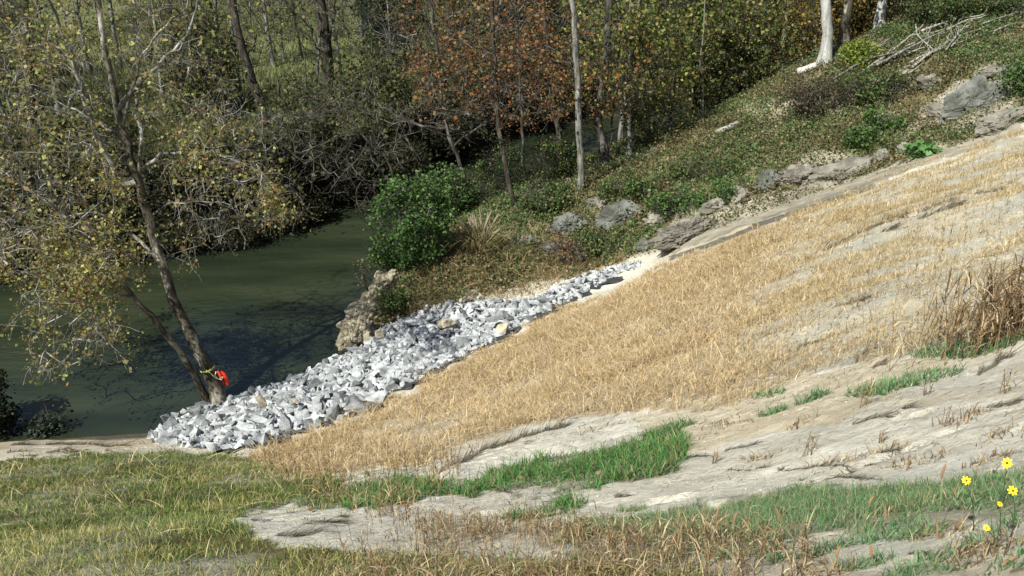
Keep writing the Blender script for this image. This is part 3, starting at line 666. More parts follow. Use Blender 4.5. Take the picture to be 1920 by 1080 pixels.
RKS = [((1215,462),.28,'small pale rock at the lower end of the sandy track'),((1340,392),.35,'rounded pale rock above the middle of the rut'),((1385,372),.42,'cracked tan rock over the middle of the track'),((1440,350),.5,'tan rock bulging from the soil left of the cracked rock'),((1655,300),.35,'small tan rock right of the smooth slab'),((1700,285),.3,'little grey rock beside the broad leaved plant'),((1180,395),.4,'grey rock under vines right of the two boulders'),((1120,385),.35,'small grey rock peeping out above the two boulders'),((1765,215),.4,'brown rock at the left foot of the dark rock face'),((985,455),.3,'low grey rock in the brown grass right of the plume grass'),((1235,415),.4,'grey rock at the left end of the pale ledge')]
for i, ((x_, y_), r_, lb) in enumerate(RKS): bo(x_, y_, 'boulder', lb, (r_*1.3, r_*.8, r_*.75), (0, 0, R(20*i)), M_SRK if i % 3 else M_GRK, 30+i, .5, sub=4)
# dark filter cloth showing under the lower edge of the stones
edge = [(418,848),(470,843),(520,830),(600,801),(680,771),(740,736),(820,696),(900,657),(970,618),(1040,581),(1100,549),(1150,524)]
C_ = np.array([hit(x, y-4)[:2] for x, y in edge]); t = np.linspace(0, len(edge)-1, 160)
cx = np.interp(t, range(len(edge)), C_[:, 0]); cy = np.interp(t, range(len(edge)), C_[:, 1]); V = []; Fq = []
for i in range(160):
    dx, dy = cx[min(i+1, 159)]-cx[max(i-1, 0)], cy[min(i+1, 159)]-cy[max(i-1, 0)]; l = math.hypot(dx, dy); nx_, ny_ = dy/l, -dx/l
    for j in range(6):
        wd = -.5+(j/5)*(.80+.28*math.sin(i*.31)*math.sin(i*.07)+.15*math.sin(i*.9)); x = cx[i]+nx_*wd; y = cy[i]+ny_*wd; V.append((x, y, float(H(x, y))+.03+.035*math.sin(i*.8+j)*(j > 2)+.02))
for i in range(159):
    for j in range(5): Fq.append((i*6+j, i*6+j+1, i*6+j+7, i*6+j+6))
o = mesh_obj('filter_cloth', V, Fq, mat_plain('black_cloth', (.035,.037,.04), .85)); mod = o.modifiers.new('t', 'SOLIDIFY'); mod.thickness = .012
tag(o, 'strip of black filter cloth showing along the lower edge of the grey stones', 'cloth')

# ------------------------------------------------------------------ blades (grasses, stalks)
def blades(P, h, wd, bend, cols, weights=None, colv=.25, lean=.15, leandir=None, segs=3):
    n = len(P); P = np.asarray(P); az = rng.uniform(0, 6.283, n)
    wdir = np.stack([np.cos(az), np.sin(az), np.zeros(n)], 1)
    bz = rng.uniform(0, 6.283, n); bd = np.stack([np.cos(bz), np.sin(bz), np.zeros(n)], 1)
    if leandir is not None: bd = bd*.7+np.array(leandir)
    ln = np.abs(rng.normal(0, lean, n))[:, None]; h = np.broadcast_to(h, n)*np.clip(rng.normal(1, .28, n), .35, 1.9); h = h[:, None]
    bnd = (bend*np.clip(rng.normal(1, .6, n), 0, 2.5))[:, None]; wd = (np.broadcast_to(wd, n)*rng.uniform(.6, 1.4, n))[:, None]
    V = np.zeros((n, 2*segs+1, 3)); Fs = []
    for k in range(segs+1):
        t = k/segs; z = t-.5*bnd*t**3; off = ln*t+bnd*t*t*.6
        c = P+bd*off*h; c[:, 2] += (z*h)[:, 0]
        w = wd*(1-.75*t**1.5)
        if k < segs: V[:, 2*k] = c-wdir*w*.5; V[:, 2*k+1] = c+wdir*w*.5
        else: V[:, 2*k] = c
    b0 = np.arange(n)[:, None]*(2*segs+1)
    q = np.concatenate([b0+np.array([[2*k, 2*k+1, 2*k+3, 2*k+2]]) for k in range(segs-1)]); tr = b0+np.array([[2*segs-2, 2*segs-1, 2*segs]])
    cols = np.array(cols); w_ = None if weights is None else np.array(weights)/sum(weights)
    c = cols[rng.choice(len(cols), n, p=w_)]*rng.uniform(1-colv, 1+colv, (n, 1))
    return V.reshape(-1, 3), [q, tr], np.repeat(c, 2*segs+1, axis=0)
def scatter(n, x0, x1, y0, y1):
    x = rng.uniform(x0, x1, n); y = rng.uniform(y0, y1, n); z = H(x, y); px, py = proj(x, y, z); return x, y, z, px, py
class Bag:
    def __init__(s): s.V = []; s.Q = []; s.T = []; s.C = []; s.n = 0
    def add(s, r):
        V, Fs, c = r
        for f in Fs: (s.Q if f.shape[1] == 4 else s.T).append(f+s.n)
        s.V.append(V); s.C.append(c); s.n += len(V)
    def obj(s, name, mat, parent=None, loc=None):
        Fs = []
        if s.Q: Fs.append(np.concatenate(s.Q))
        if s.T: Fs.append(np.concatenate(s.T))
        V = np.concatenate(s.V)
        return mesh_obj(name, V-(np.asarray(loc) if (loc is not None and parent is not None) else 0), Fs, mat, parent, col=np.concatenate(s.C), loc=loc if parent is None else None)
STRAW = [(.48,.34,.16),(.60,.47,.27),(.38,.27,.13),(.68,.57,.38),(.22,.155,.085),(.42,.32,.21)]
DRY = [(.22,.145,.07),(.34,.25,.13),(.14,.09,.05),(.50,.41,.26)]
LAWNC = [(.12,.18,.04),(.20,.25,.065),(.36,.33,.12),(.07,.125,.035),(.50,.44,.21)]
GRN = [(.045,.16,.035),(.075,.22,.05),(.03,.10,.025),(.13,.26,.07),(.24,.24,.11)]
GRN2 = [(.085,.20,.07),(.13,.26,.10),(.06,.135,.05),(.19,.29,.14),(.26,.25,.16)]

# dry wheat over the slope
bag = Bag()
for (n, x0, x1, y0, y1, hh, ww) in [(95000,-9,8,9,16,.17,.008),(240000,-7,16,14,22,.155,.010),(250000,-3,20,20,28.5,.15,.0125)]:
    x, y, z, px, py = scatter(n, x0, x1, y0, y1); jx, jy = jit(x, y, px, py, 26)
    m_ = inpoly(jx, jy, WHEAT)
    a = x*.95+y*.3; b_ = -x*.3+y*.95; st = fbm(a*.5, b_*3.2, 43); n1_ = fbm(x*.8, y*.8, 41)
    d = .95 - .65*sst(.50,.64, st)*sst(1250, 1550, px) - .34*sst(1300, 1700, px) - .5*sst(.50,.68, n1_) - .55*sst(690, 800, py-(.0)*(px))*sst(.42,.6, fbm(x*.7+5, y*.7, 45))
    d = d*np.clip(.15+1.8*(fbm(x*2.6, y*2.6, 48)-.08), 0, 1.3)
    m_ &= rng.random(n) < d
    x, y, z, px = x[m_], y[m_], z[m_], px[m_]
    P = np.stack([x, y, z-.01], 1); fade = sst(1250, 1650, px); hh = hh*(.55+.95*fbm(x*1.2, y*1.2, 49))*np.where(y < 12, 1.2, 1)
    k = rng.random(len(x)) < fade
    fl_ = rng.random(len(x)) < .3; bag.add(blades(P[~k & fl_], hh[~k & fl_]*1.2, ww, 1.2, STRAW, [3,3,3,4,2,2], lean=1.1, colv=.35)); bag.add(blades(P[~k & ~fl_], hh[~k & ~fl_], ww, .8, STRAW, [4,3,3,3,2.5,2], lean=.3, colv=.35)); bag.add(blades(P[k], hh[k]*.9, ww*.9, .8, [(.52,.42,.23),(.64,.54,.34),(.42,.33,.18),(.26,.20,.12),(.50,.37,.18)], lean=.3, colv=.3))
tag(bag.obj('dry_wheat', M_GRASS), 'golden dry wheat stubble covering the graded slope', 'dry grass', None, 'stuff')
# meadow grass lower left
bag = Bag()
for (n, x0, x1, y0, y1, hh, ww) in [(150000,-9,4,2.5,8,.085,.0055),(190000,-16,3,8,18,.09,.008)]:
    x, y, z, px, py = scatter(n, x0, x1, y0, y1); jx, jy = jit(x, y, px, py)
    m_ = inpoly(jx, jy, LAWN) & (rng.random(n) < np.clip(.35+2.4*(fbm(x*1.4, y*1.4, 51)-.25), 0, 1))
    x, y, z, px, py = x[m_], y[m_], z[m_], px[m_], py[m_]; P = np.stack([x, y, z-.01], 1)
    yel = np.clip(sst(930, 1070, py)*.75-.1+sst(380, 640, px)*.2+(fbm(x*.9, y*.9, 52)-.5)*3.2-.02, 0, 1); k = rng.random(len(x)) < yel
    bag.add(blades(P[~k], hh, ww, .5, LAWNC, [4,3,1.2,4,.5], lean=.3)); bag.add(blades(P[k], hh*1.1, ww, .5, LAWNC, [1,3,4,.5,2.5], lean=.3))
x, y, z, px, py = scatter(60000, -16, 4, 2.5, 18); jx, jy = jit(x, y, px, py); m_ = inpoly(jx, jy, LAWN) & (rng.random(len(x)) < sst(.5, .68, fbm(x*1.1+30, y*1.1, 53))*.9); P = np.stack([x, y, z-.01], 1)[m_]
bag.add(blades(P, .13, .004+.0005*P[:, 1], .9, [(.05,.10,.03),(.08,.13,.04),(.13,.10,.05),(.20,.15,.08)], lean=.5))
x, y, z, px, py = scatter(7000, -16, 4, 2.5, 18); m_ = inpoly(px, py, LAWN) & (rng.random(7000) < .45); P = np.stack([x, y, z, ], 1)[m_]; bag.add(blades(P, .14+.006*P[:, 1], .003+.0006*P[:, 1], 1.3, [(.50,.42,.22),(.38,.30,.15),(.62,.54,.32)], lean=.9))
tag(bag.obj('meadow_grass', M_GRASS), 'short olive and yellowing grass at the lower left', 'grass', None, 'stuff')
# bright green grass patches
def patch(polys, n, box, hh, ww, cols, name, label, dry=.0, lean=.25):
    bag = Bag(); x, y, z, px, py = scatter(n, *box); jx, jy = jit(x, y, px, py, 26, 60); m_ = np.zeros(n, bool)
    for pl in polys: m_ |= inpoly(jx, jy, pl)
    m_ &= rng.random(n) < np.clip(.1+3.2*(fbm(x*1.6, y*1.6, 55)-.32), 0, 1)
    P = np.stack([x, y, z-.01], 1)[m_]; k = rng.random(len(P)) < dry
    bag.add(blades(P[~k], hh, ww, .7, cols, lean=lean)); 
    if k.sum(): bag.add(blades(P[k], hh, ww, .5, DRY, lean=lean))
    return tag(bag.obj(name, M_GRASS), label, 'grass', None, 'stuff')
patch([GREEN1, GREEN1B], 110000, (-3,4,5,13), .15, .010, GRN, 'green_grass', 'bright green grass patch across the middle of the sandy slope', .05)
patch([GREEN2], 190000, (-.5,4,2.3,7.5), .085, .0045, GRN2, 'green_grass', 'blue green grass patch at the lower right by the yellow flowers', .1)
bag = Bag()   # thin volunteer grass on sand
x, y, z, px, py = scatter(30000, -9, 9, 2.3, 17); 
d = sst(.60,.78, fbm(x*1.6+3, y*1.6, 58)); m_ = (rng.random(len(x)) < d) & (py < 1500)
P = np.stack([x, y, z-.01], 1)[m_]; yy = y[m_]; bag.add(blades(P, .03+.008*yy, .003+.0009*yy, .6, DRY+[(.16,.15,.08)], lean=.4))
for (px_, py_, r_, n_, gr) in [(1690,722,.5,700,1),(1665,735,.22,300,1),(1520,752,.16,200,1),(1448,776,.14,130,1),(1885,640,.55,1300,1),(1770,660,.3,300,1),(1265,805,.2,300,1),(1440,742,.2,90,1),(1690,1010,.16,300,1),(1780,1040,.12,150,1),(1860,860,.15,80,0),(1650,850,.2,60,0),(1900,815,.2,60,0),(1130,985,.3,300,1),(1560,1035,.1,120,1),(1480,1050,.12,140,1),(1620,1060,.1,120,1),(1850,1030,.12,120,0),(1760,1010,.12,90,0),(1730,1070,.12,160,1),(1900,990,.15,200,1),(1810,1065,.1,90,0),(1540,1075,.12,140,0),(1400,1040,.15,200,1),(1905,1060,.1,100,1),(1700,960,.2,100,0),(1430,860,.15,50,0),(1550,870,.15,50,0),(1720,870,.2,70,0),(1800,790,.2,70,0),(1500,800,.15,40,0)]:
    q = hit(px_, py_); a = rng.uniform(0, 6.28, n_); rr_ = r_*np.sqrt(rng.random(n_)); xx = q[0]+rr_*np.cos(a)*1.2; yy = q[1]+rr_*np.sin(a)*.7
    bag.add(blades(np.stack([xx, yy, H(xx, yy)-.01], 1), (.05+.009*q[1]), .003+.0009*q[1], .6, GRN2 if gr else DRY, lean=.35))
tag(bag.obj('sparse_grass', M_GRASS), 'thin tufts of grass and straw scattered on the bare sand', 'grass', None, 'stuff')

# ---- taller dead stalks
def stalks(P, hmin, hmax, cols, wd=.006, leafn=3, lw=.012):
    """upright dry stems with drooping leaves"""
    n = len(P); h = rng.uniform(hmin, hmax, n); out = []
    ld_ = rng.normal(0, .12, (n, 2))
    for sgn in (0, 1):
        wdir = np.array([1., 0, 0]) if sgn == 0 else np.array([0, 1., 0]); V = np.zeros((n, 6, 3))
        for k, t in enumerate((0, .5, 1)):
            c = np.array(P, float).copy(); c[:, 0] += ld_[:, 0]*h*t; c[:, 1] += ld_[:, 1]*h*t; c[:, 2] += h*t; w = wd*(1-.5*t)
            V[:, 2*k] = c-wdir*w; V[:, 2*k+1] = c+wdir*w
        b0 = np.arange(n)[:, None]*6; Fq = np.concatenate([b0+np.array([[0, 1, 3, 2]]), b0+np.array([[2, 3, 5, 4]])])
        cc = np.array(cols)[rng.integers(0, len(cols), n)]*rng.uniform(.7, 1.2, (n, 1)); out.append((V.reshape(-1, 3), [Fq], np.repeat(cc, 6, axis=0)))
    for _ in range(leafn):
        t = rng.uniform(.15, .95, n); Q = np.array(P, float).copy(); Q[:, 0] += ld_[:, 0]*h*t; Q[:, 1] += ld_[:, 1]*h*t; Q[:, 2] += h*t
        out.append(blades(Q, h*.36, lw, 1.15, cols, lean=.45))
    return out
bag = Bag()
FG = [(640,1010),(720,975),(860,985),(1000,985),(1200,1010),(1420,1010),(1520,1050),(1500,1200),(560,1200),(600,1060)]
x, y, z, px, py = scatter(12000, -3, 3, 2.6, 8); m_ = inpoly(px, py, FG) & (rng.random(len(x)) < .14+.8*sst(.40,.60, fbm(x*1.8, y*1.8, 61)))
for r_ in stalks(np.stack([x, y, z-.01], 1)[m_], .10, .26, DRY, .0018, 4, .0065): bag.add(r_)
MIDS = [(500,830),(620,830),(860,860),(870,900),(760,990),(640,960),(500,900)]
x, y, z, px, py = scatter(9000, -7, 1, 6, 16); m_ = inpoly(px, py, MIDS) & (rng.random(len(x)) < .45)
for r_ in stalks(np.stack([x, y, z-.01], 1)[m_], .15, .34, DRY+[(.5,.36,.16)], .003, 3, .010): bag.add(r_)
x, y, z, px, py = scatter(9000, -2, 7, 6.5, 16); B3 = [(860,800),(1300,760),(1560,690),(1820,640),(1830,600),(1500,660),(1200,740),(860,840)]
m_ = inpoly(px, py, B3) & (rng.random(len(x)) < .5)
for r_ in stalks(np.stack([x, y, z-.01], 1)[m_], .14, .38, STRAW, .0025, 4, .010): bag.add(r_)
x, y, z, px, py = scatter(5000, 3, 14, 9, 24); m_ = inpoly(px, py, WHEAT) & (px > 1350) & (rng.random(len(x)) < .35)
for r_ in stalks(np.stack([x, y, z-.01], 1)[m_], .2, .42, [(.55,.45,.27),(.45,.34,.18),(.25,.18,.1)], .004, 3, .014): bag.add(r_)
tag(bag.obj('dead_stalks', M_GRASS), 'brown dead stalks standing over the grass and the wheat edge', 'dry grass', None, 'stuff')
bag = Bag()
RL = [[(1352,847),(1400,838),(1446,828)],[(1595,797),(1640,785),(1690,772),(1723,762)],[(1279,860),(1320,857)],[(1356,888),(1450,884),(1550,878),(1655,876)],[(1642,856),(1700,848),(1766,838)],[(1570,709),(1600,684),(1628,658)],[(1633,695),(1662,679)],[(1827,709),(1860,688),(1893,670)],[(1500,655),(1540,640),(1580,628)],[(1560,580),(1600,568),(1640,556)],[(1540,470),(1600,446),(1680,412),(1760,384),(1900,345)],[(1640,440),(1700,420),(1800,385)],[(900,915),(960,925)],[(1180,905),(1260,880)],[(1500,905),(1600,897),(1760,890)],[(470,975),(560,985),(640,980)],[(500,1010),(600,1000)],[(20,835),(120,832),(240,836)],[(10,850),(130,850),(200,845)],[(1700,1050),(1800,1030),(1900,1035)],[(820,895),(900,850),(980,820),(1060,800)],[(1850,770),(1915,755)],[(1150,935),(1250,920)]]
for ln in RL:
    Hs = np.array([hit(x_, y_) for x_, y_ in ln]); L_ = np.linalg.norm(Hs[-1]-Hs[0]); D_ = float(Hs[:, 1].mean()); n_ = int(190*min(L_, 9)+90); t_ = rng.uniform(0, len(ln)-1, n_)
    wv_ = vn(t_*3.3, t_*0+D_, 5)-.5; xx = np.interp(t_, range(len(ln)), Hs[:, 0]); yy = np.interp(t_, range(len(ln)), Hs[:, 1])+wv_*.12*D_/8+rng.normal(0, .006+.002*D_, n_)
    keep_ = vn(t_*2.1+9, t_*0+D_*3, 8) > .32; xx = xx[keep_]; yy = yy[keep_]; d_ = (Hs[-1]-Hs[0])/L_
    bag.add(blades(np.stack([xx, yy, H(xx, yy)+.002], 1), .035+.004*D_, .0025+.0007*D_, .9, [(.13,.11,.08),(.08,.07,.055),(.22,.19,.14)], lean=1.4, leandir=(d_[0]*1.4, d_[1]*1.4, 0), segs=2))
x, y, z, px, py = scatter(60000, -8, 10, 2.3, 15); st = fbm((x*.95+y*.3)*.9, (-x*.3+y*.95)*4.5, 91)
m_ = (rng.random(len(x)) < sst(.50, .66, st)*.8) & (py < 1400) & ~inpoly(px, py, LAWN)
P = np.stack([x, y, z+.002], 1)[m_]; yy = y[m_]; bag.add(blades(P, .012+.0035*yy, .0016+.0006*yy, .9, [(.16,.13,.09),(.10,.085,.06),(.28,.24,.17),(.45,.38,.26)], lean=1.2, leandir=(.9, .15, 0), segs=2))
x, y, z, px, py = scatter(42000, -8, 12, 2.3, 18); m_ = (rng.random(len(x)) < .25+sst(.5, .7, fbm(x*1.3, y*1.3, 95))*.75) & (py < 1400) & ~inpoly(px, py, LAWN) & ~inpoly(px, py, RIPRAP)
P = np.stack([x, y, z], 1)[m_]; n_ = len(P); r_ = (.003+.0009*P[:, 1])*np.minimum(rng.gamma(2., .4, n_), 1.5)
O_ = np.array([(1,0,0),(0,1,0),(-1,0,0),(0,-1,0),(0,0,.8)]); rot_ = rng.uniform(0, 6.28, n_); V = np.zeros((n_, 5, 3))
for k_ in range(5):
    q_ = O_[k_]*rng.uniform(.6, 1.3, (n_, 1)); V[:, k_, 0] = P[:, 0]+(q_[:, 0]*np.cos(rot_)-q_[:, 1]*np.sin(rot_))*r_; V[:, k_, 1] = P[:, 1]+(q_[:, 0]*np.sin(rot_)+q_[:, 1]*np.cos(rot_))*r_; V[:, k_, 2] = P[:, 2]+q_[:, 2]*r_-.001
F_ = np.concatenate([np.arange(n_)[:, None]*5+np.array([[k_, (k_+1) % 4, 4]]) for k_ in range(4)])
tag(mesh_obj('pebbles', V.reshape(-1, 3), [F_], M_GRASS, col=np.repeat(np.array([(.58,.54,.46),(.45,.40,.31),(.66,.63,.56),(.30,.27,.21)])[rng.integers(0, 4, n_)], 5, axis=0)), 'small clods and pebbles strewn over the pale sand', 'pebbles', None, 'stuff')
tag(bag.obj('plant_debris', M_GRASS), 'dark straw bits and rootlets lying in the erosion lines of the sand', 'debris', None, 'stuff')
# isolated stalk plants on the sand: things
SP = [(1515,855,.30),(1618,765,.34),(1740,740,.2),(1770,800,.22),(1885,740,.3),(1655,830,.15),(1340,870,.2)]
for i, (px_, py_, hh) in enumerate(SP):
    q = hit(px_, py_); bg = Bag(); n_ = 5
    P = np.stack([q[0]+rng.normal(0, .02, n_), q[1]+rng.normal(0, .02, n_), np.full(n_, q[2]-.02)], 1)
    for r_ in stalks(P, hh*.5, hh, DRY, .004, 4, .009): bg.add(r_)
    tag(bg.obj('dead_stalk', M_GRASS, loc=q), ['dead upright stalk alone on the pale sand right of the green patch','tall dead stalk on the bare sand below the wheat edge','short dead sprig on the sand above the tall foxtail','dead sprig on the cracked sand at the right','dead stalk by the right edge below the tall dry clump','low dark sprig in the middle of the bare sand','thin dry sprig just right of the bright green patch'][i], 'dead plant')
# tall dry clump at the right edge
q = hit(1868, 640); bg = Bag(); n_ = 260; P = np.stack([q[0]+rng.normal(0, .42, n_)+.15, q[1]+rng.normal(0, .32, n_), np.zeros(n_)], 1); P[:, 2] = H(P[:, 0], P[:, 1])-.02
for r_ in stalks(P, .4, 1.0, DRY+[(.16,.10,.05)], .006, 5, .018): bg.add(r_)
tag(bg.obj('dry_grass_clump', M_GRASS, loc=q), 'tall dark brown dry grass clump at the right edge of the wheat', 'grass clump')
# pampas-like clump by the big bush
q = hit(898, 470); bg = Bag(); n_ = 420; a = rng.uniform(0, 6.28, n_); rr_ = .45*np.sqrt(rng.random(n_)); P = np.stack([q[0]+rr_*np.cos(a), q[1]+rr_*np.sin(a), np.zeros(n_)], 1); P[:, 2] = H(P[:, 0], P[:, 1])-.02
bg.add(blades(P, 1.1, .03, .7, [(.16,.17,.06),(.28,.22,.11),(.36,.29,.17),(.12,.13,.05)], lean=.5))
root = empty('plume_grass', q); tag(root, 'clump of tall plume grass with pale feathery heads beside the big green bush', 'grass clump')
bg.obj('leaves', M_GRASS, root, loc=q)
for i in range(15):
    px0 = random.uniform(862, 945); top = np.array(pix(px0, random.uniform(385, 430), q[1]+random.uniform(-.3, .3))); bs = q+np.array([random.uniform(-.3, .3), random.uniform(-.2, .2), .1])
    pts = [bs+(top-bs)*t for t in np.linspace(0, 1, 9)]
    v_, f_ = tube_mesh(np.array(pts)-q, [.006]*5+[.022, .035, .026, .006], 5); mesh_obj('plume', v_, f_, mat_plain('plume', (.30,.25,.18), .9) if i == 0 else bpy.data.materials['plume'], root)

# ------------------------------------------------------------------ foxtails and yellow flowers
M_FOX = mat_plain('foxtail_head', (.30,.18,.10), .9); M_STEM = mat_plain('dry_stem', (.32,.26,.12), .8); M_GST = mat_plain('green_stem', (.06,.10,.04), .7)
M_PET = mat_plain('yellow_petal', (.86,.62,.01), .5); M_DISC = mat_plain('flower_disc', (.16,.07,.01), .8)
FX = [((1755,1000),(1768,868),38,'tall stiff foxtail standing above the right end of the blue green patch'),((1372,1030),(1378,958),30,'curved orange brown foxtail, left of two bending over the sand'),
      ((1612,1010),(1634,928),26,'single foxtail leaning right over the blue green grass'),((1345,1060),(1343,950),34,'upright foxtail head in front of the blue green patch'),
      ((1463,1020),(1462,948),34,'bent foxtail head hanging left below the middle of the patch'),((1275,1070),(1276,975),45,'thick brown foxtail at the bottom beside the dry stalks'),
      ((1440,1010),(1450,990),20,'short foxtail drooping near the bottom centre right'),((1000,930),(999,912),16,'small pink brown foxtail left of the bright green patch edge'),
      ((1566,1070),(1570,1022),30,'squat foxtail at the bottom edge, centre right'),((1870,1078),(1900,1040),30,'foxtail leaning at the bottom right corner'),((1640,1075),(1628,1020),34,'thin foxtail near the bottom edge below the sand gap'),
      ((1255,1060),(1262,1000),30,'dark foxtail in the dry stalks left of the thick brown one')]
for b_, t_, L_, lb in FX:
    q = hit(*b_); top = pix(*t_, q[1]+.02); root = empty('foxtail', q); tag(root, lb, 'foxtail', 'foxtails in the foreground')
    px1 = L_/F*q[1]*1.15; d = unit(top-q); S = top-d*px1
    if S[2] < q[2]+.02: S = q+d*.02
    mid = q+(S-q)*.5+np.array([.006, 0, 0]); v_, f_ = tube_mesh(np.array([q, mid, S])-q, .0013, 5); mesh_obj('stem', v_, f_, M_STEM, root)
    bend_ = np.array([.015, 0, -.006]) if 'bent' not in lb else np.array([-.02, 0, -.02])
    pts = [S+(top-S)*t+bend_*t*t for t in np.linspace(0, 1, 9)]
    v_, f_ = tube_mesh(np.array(pts)-q, [.0015,.0042,.0055,.006,.006,.0058,.005,.0038,.001], 8)
    ho = mesh_obj('seed_head', v_, f_, M_FOX, root)
    n_ = 160; tt = rng.integers(1, 8, n_); PP = np.array(pts)[tt]-q+rng.normal(0, .002, (n_, 3)); vv = np.zeros((n_, 3, 3)); dd = rng.normal(0, 1, (n_, 3))+d*1.2; dd /= np.linalg.norm(dd, axis=1, keepdims=True)
    vv[:, 0] = PP; vv[:, 1] = PP+np.array([.0006, 0, .0006]); vv[:, 2] = PP+dd*.012; mesh_obj('bristles', vv.reshape(-1, 3), [np.arange(n_*3).reshape(n_, 3)], M_FOX, root)
def flower_head(root, q, c, r, nrm, npet=8):
    nrm = unit(np.array(nrm, float)); a = unit(np.cross(nrm, [0, 0, 1])); bb = np.cross(nrm, a); V = []; Fc = []
    for i in range(npet):
        th = 6.283*i/npet+random.uniform(-.1, .1); d = a*math.cos(th)+bb*math.sin(th); s = np.cross(nrm, d); L = r*random.uniform(.85, 1.1); o = len(V); w_ = r*.23; dr = -nrm*r*.12
        V += [c+d*r*.15-s*w_*.4, c+d*r*.15+s*w_*.4, c+d*L*.6+s*w_+nrm*r*.08, c+d*L*.6-s*w_+nrm*r*.08, c+d*L*.6+nrm*r*.02, c+d*L+dr*.5, c+d*L*.93+s*w_*.55+dr*.3, c+d*L*.93-s*w_*.55+dr*.3]
        Fc += [(o, o+1, o+2, o+4), (o, o+4, o+3), (o+4, o+2, o+6, o+5), (o+3, o+4, o+5, o+7)]
    fh = mesh_obj('petals', np.array(V)-q, Fc, M_PET, root)
    v_ = [c+nrm*r*.26]; f_ = []
    for j, (rr_, hh) in enumerate([(.15, .24), (.25, .16), (.22, .0)]):
        for i in range(8): th = 6.283*i/8; v_.append(c+(a*math.cos(th)+bb*math.sin(th))*r*rr_+nrm*r*hh)
    for i in range(8): f_.append((0, 1+i, 1+(i+1) % 8)); f_.append((1+i, 9+i, 9+(i+1) % 8, 1+(i+1) % 8)); f_.append((9+i, 17+i, 17+(i+1) % 8, 9+(i+1) % 8))
    mesh_obj('disc', np.array(v_)-fh_off(q), f_, M_DISC, fh)
def fh_off(q): return q
FL = [((1812,901),(1822,1010),.030,'lone yellow flower at the left of the group'),((1888,868),(1868,960),.034,'largest yellow flower, highest at the right'),
      ((1899,920),(1895,1010),.032,'yellow flower at the right edge, beneath the largest one'),((1875,945),(1862,1035),.021,'small side facing yellow flower in the middle of the group'),((1850,990),(1862,1045),.022,'lowest yellow flower, over the sand at the bottom right')]
for (fx, fy_), (bx, by), r_, lb in FL:
    q = hit(bx, by); c = pix(fx, fy_, q[1]-.02); root = empty('yellow_flower', q); tag(root, lb, 'flower', 'yellow flowers at the lower right')
    mid = (q+c)/2+np.array([.01, .0, .01]); pts = [q, (q+mid)/2+np.array([.002, 0, 0]), mid, (mid+c)/2, c-np.array([0, -.004, .006])]; v_, f_ = tube_mesh(np.array(pts)-q, .002, 5); mesh_obj('stem', v_, f_, M_GST, root, smooth=True)
    flower_head(root, q, c, .72*r_*q[1]/3.3, (-.25+random.uniform(-.15, .15), -.75, .6) if r_ > .0215 else (.1, -.5, 1.2))
    V, Fl, cc = blades(np.array([pts[1], pts[2], pts[1], pts[3]]), .05, .006, 1., [(.06,.10,.04)], lean=.9); mesh_obj('leaves', V-q, Fl, M_GRASS, root, col=cc)

# ------------------------------------------------------------------ hillside ground cover
bag = Bag()
x, y, z, px, py = scatter(260000, -6, 26, 23, 46)
sw = np.interp(px, [640, 700, 760, 860, 1150, 1300, 1600, 1920], [640, 628, 596, 568, 498, 445, 340, 232])
hl = (sw > py+3*rng.random(len(x))) & (pdist(x, y, NS) > .3) & (y < np.interp(x, NS[:, 0], NS[:, 1])-.2)
hole = np.zeros(len(x)); jx, jy = jit(x, y, px, py, 16, 70)
for B_ in BARE: hole += inpoly(jx, jy, B_)
hb = sst(.62,.72, fbm(x*.5+4, y*.5, 46))
d = np.clip(.35+2.3*(fbm(x*.9, y*.9, 71)-.28), 0.03, 1)*(1-.74*np.clip(hole, 0, 1))*(1-.6*hb)
m_ = hl & (rng.random(len(x)) < d); x, y, z, px, py = x[m_], y[m_], z[m_], px[m_], py[m_]
ht = .04+.42*np.clip(fbm(x*1.1, y*1.1, 72)-.35, 0, 1)+.05*rng.random(len(x))
P = np.stack([x, y, z+ht*rng.random(len(x))*1.3], 1)
kk = fbm(x*.6, y*.6, 73)-.03+.12*rng.normal(0, 1, len(x)) + .22*sst(1150, 750, px)*0 + .12*((px < 1130) & (py > 420)); pals = [PAL_GR, PAL_OL, PAL_BR+[(.30,.22,.11)]]
for i, (a0, a1) in enumerate([(-9, .44), (.44, .56), (.56, 9)]):
    s_ = (kk >= a0) & (kk < a1); Q = P[s_]; Q = np.repeat(Q, 3, axis=0)
    bag.add(leaves(Q, .070, pals[i]+[(.15,.18,.08),(.26,.24,.13),(.10,.14,.06)], None, .10, .45, .3))
s_ = rng.random(len(P)) < .28; bag.add(blades(P[s_]*np.array([1, 1, 0])+np.stack([0*z[s_], 0*z[s_], z[s_]-.02], 1), .34, .022, .9, [(.30,.23,.12),(.16,.15,.06),(.38,.30,.17),(.10,.12,.04)], lean=.5))
tag(bag.obj('ground_cover', M_LEAF), 'tangled green and brown weeds and vines covering the hillside', 'ground cover', None, 'stuff')
# brown grass bank just above the stones
bag = Bag(); x, y, z, px, py = scatter(26000, -6, 6, 23, 33); BK = [(720,600),(760,520),(850,480),(960,470),(1100,455),(1180,490),(1140,500),(1050,530),(1000,556),(860,572),(760,600)]
m_ = inpoly(px, py, BK) & (rng.random(len(x)) < .25+fbm(x*1.2, y*1.2, 74)); P = np.stack([x, y, z-.02], 1)[m_]
bag.add(blades(P, .42, .02, 1.0, [(.36,.27,.13),(.46,.36,.20),(.26,.19,.09),(.15,.14,.05),(.30,.20,.10)], lean=.5))
tag(bag.obj('brown_grass', M_GRASS), 'matted brown grass on the bank above the grey stones', 'grass', None, 'stuff')

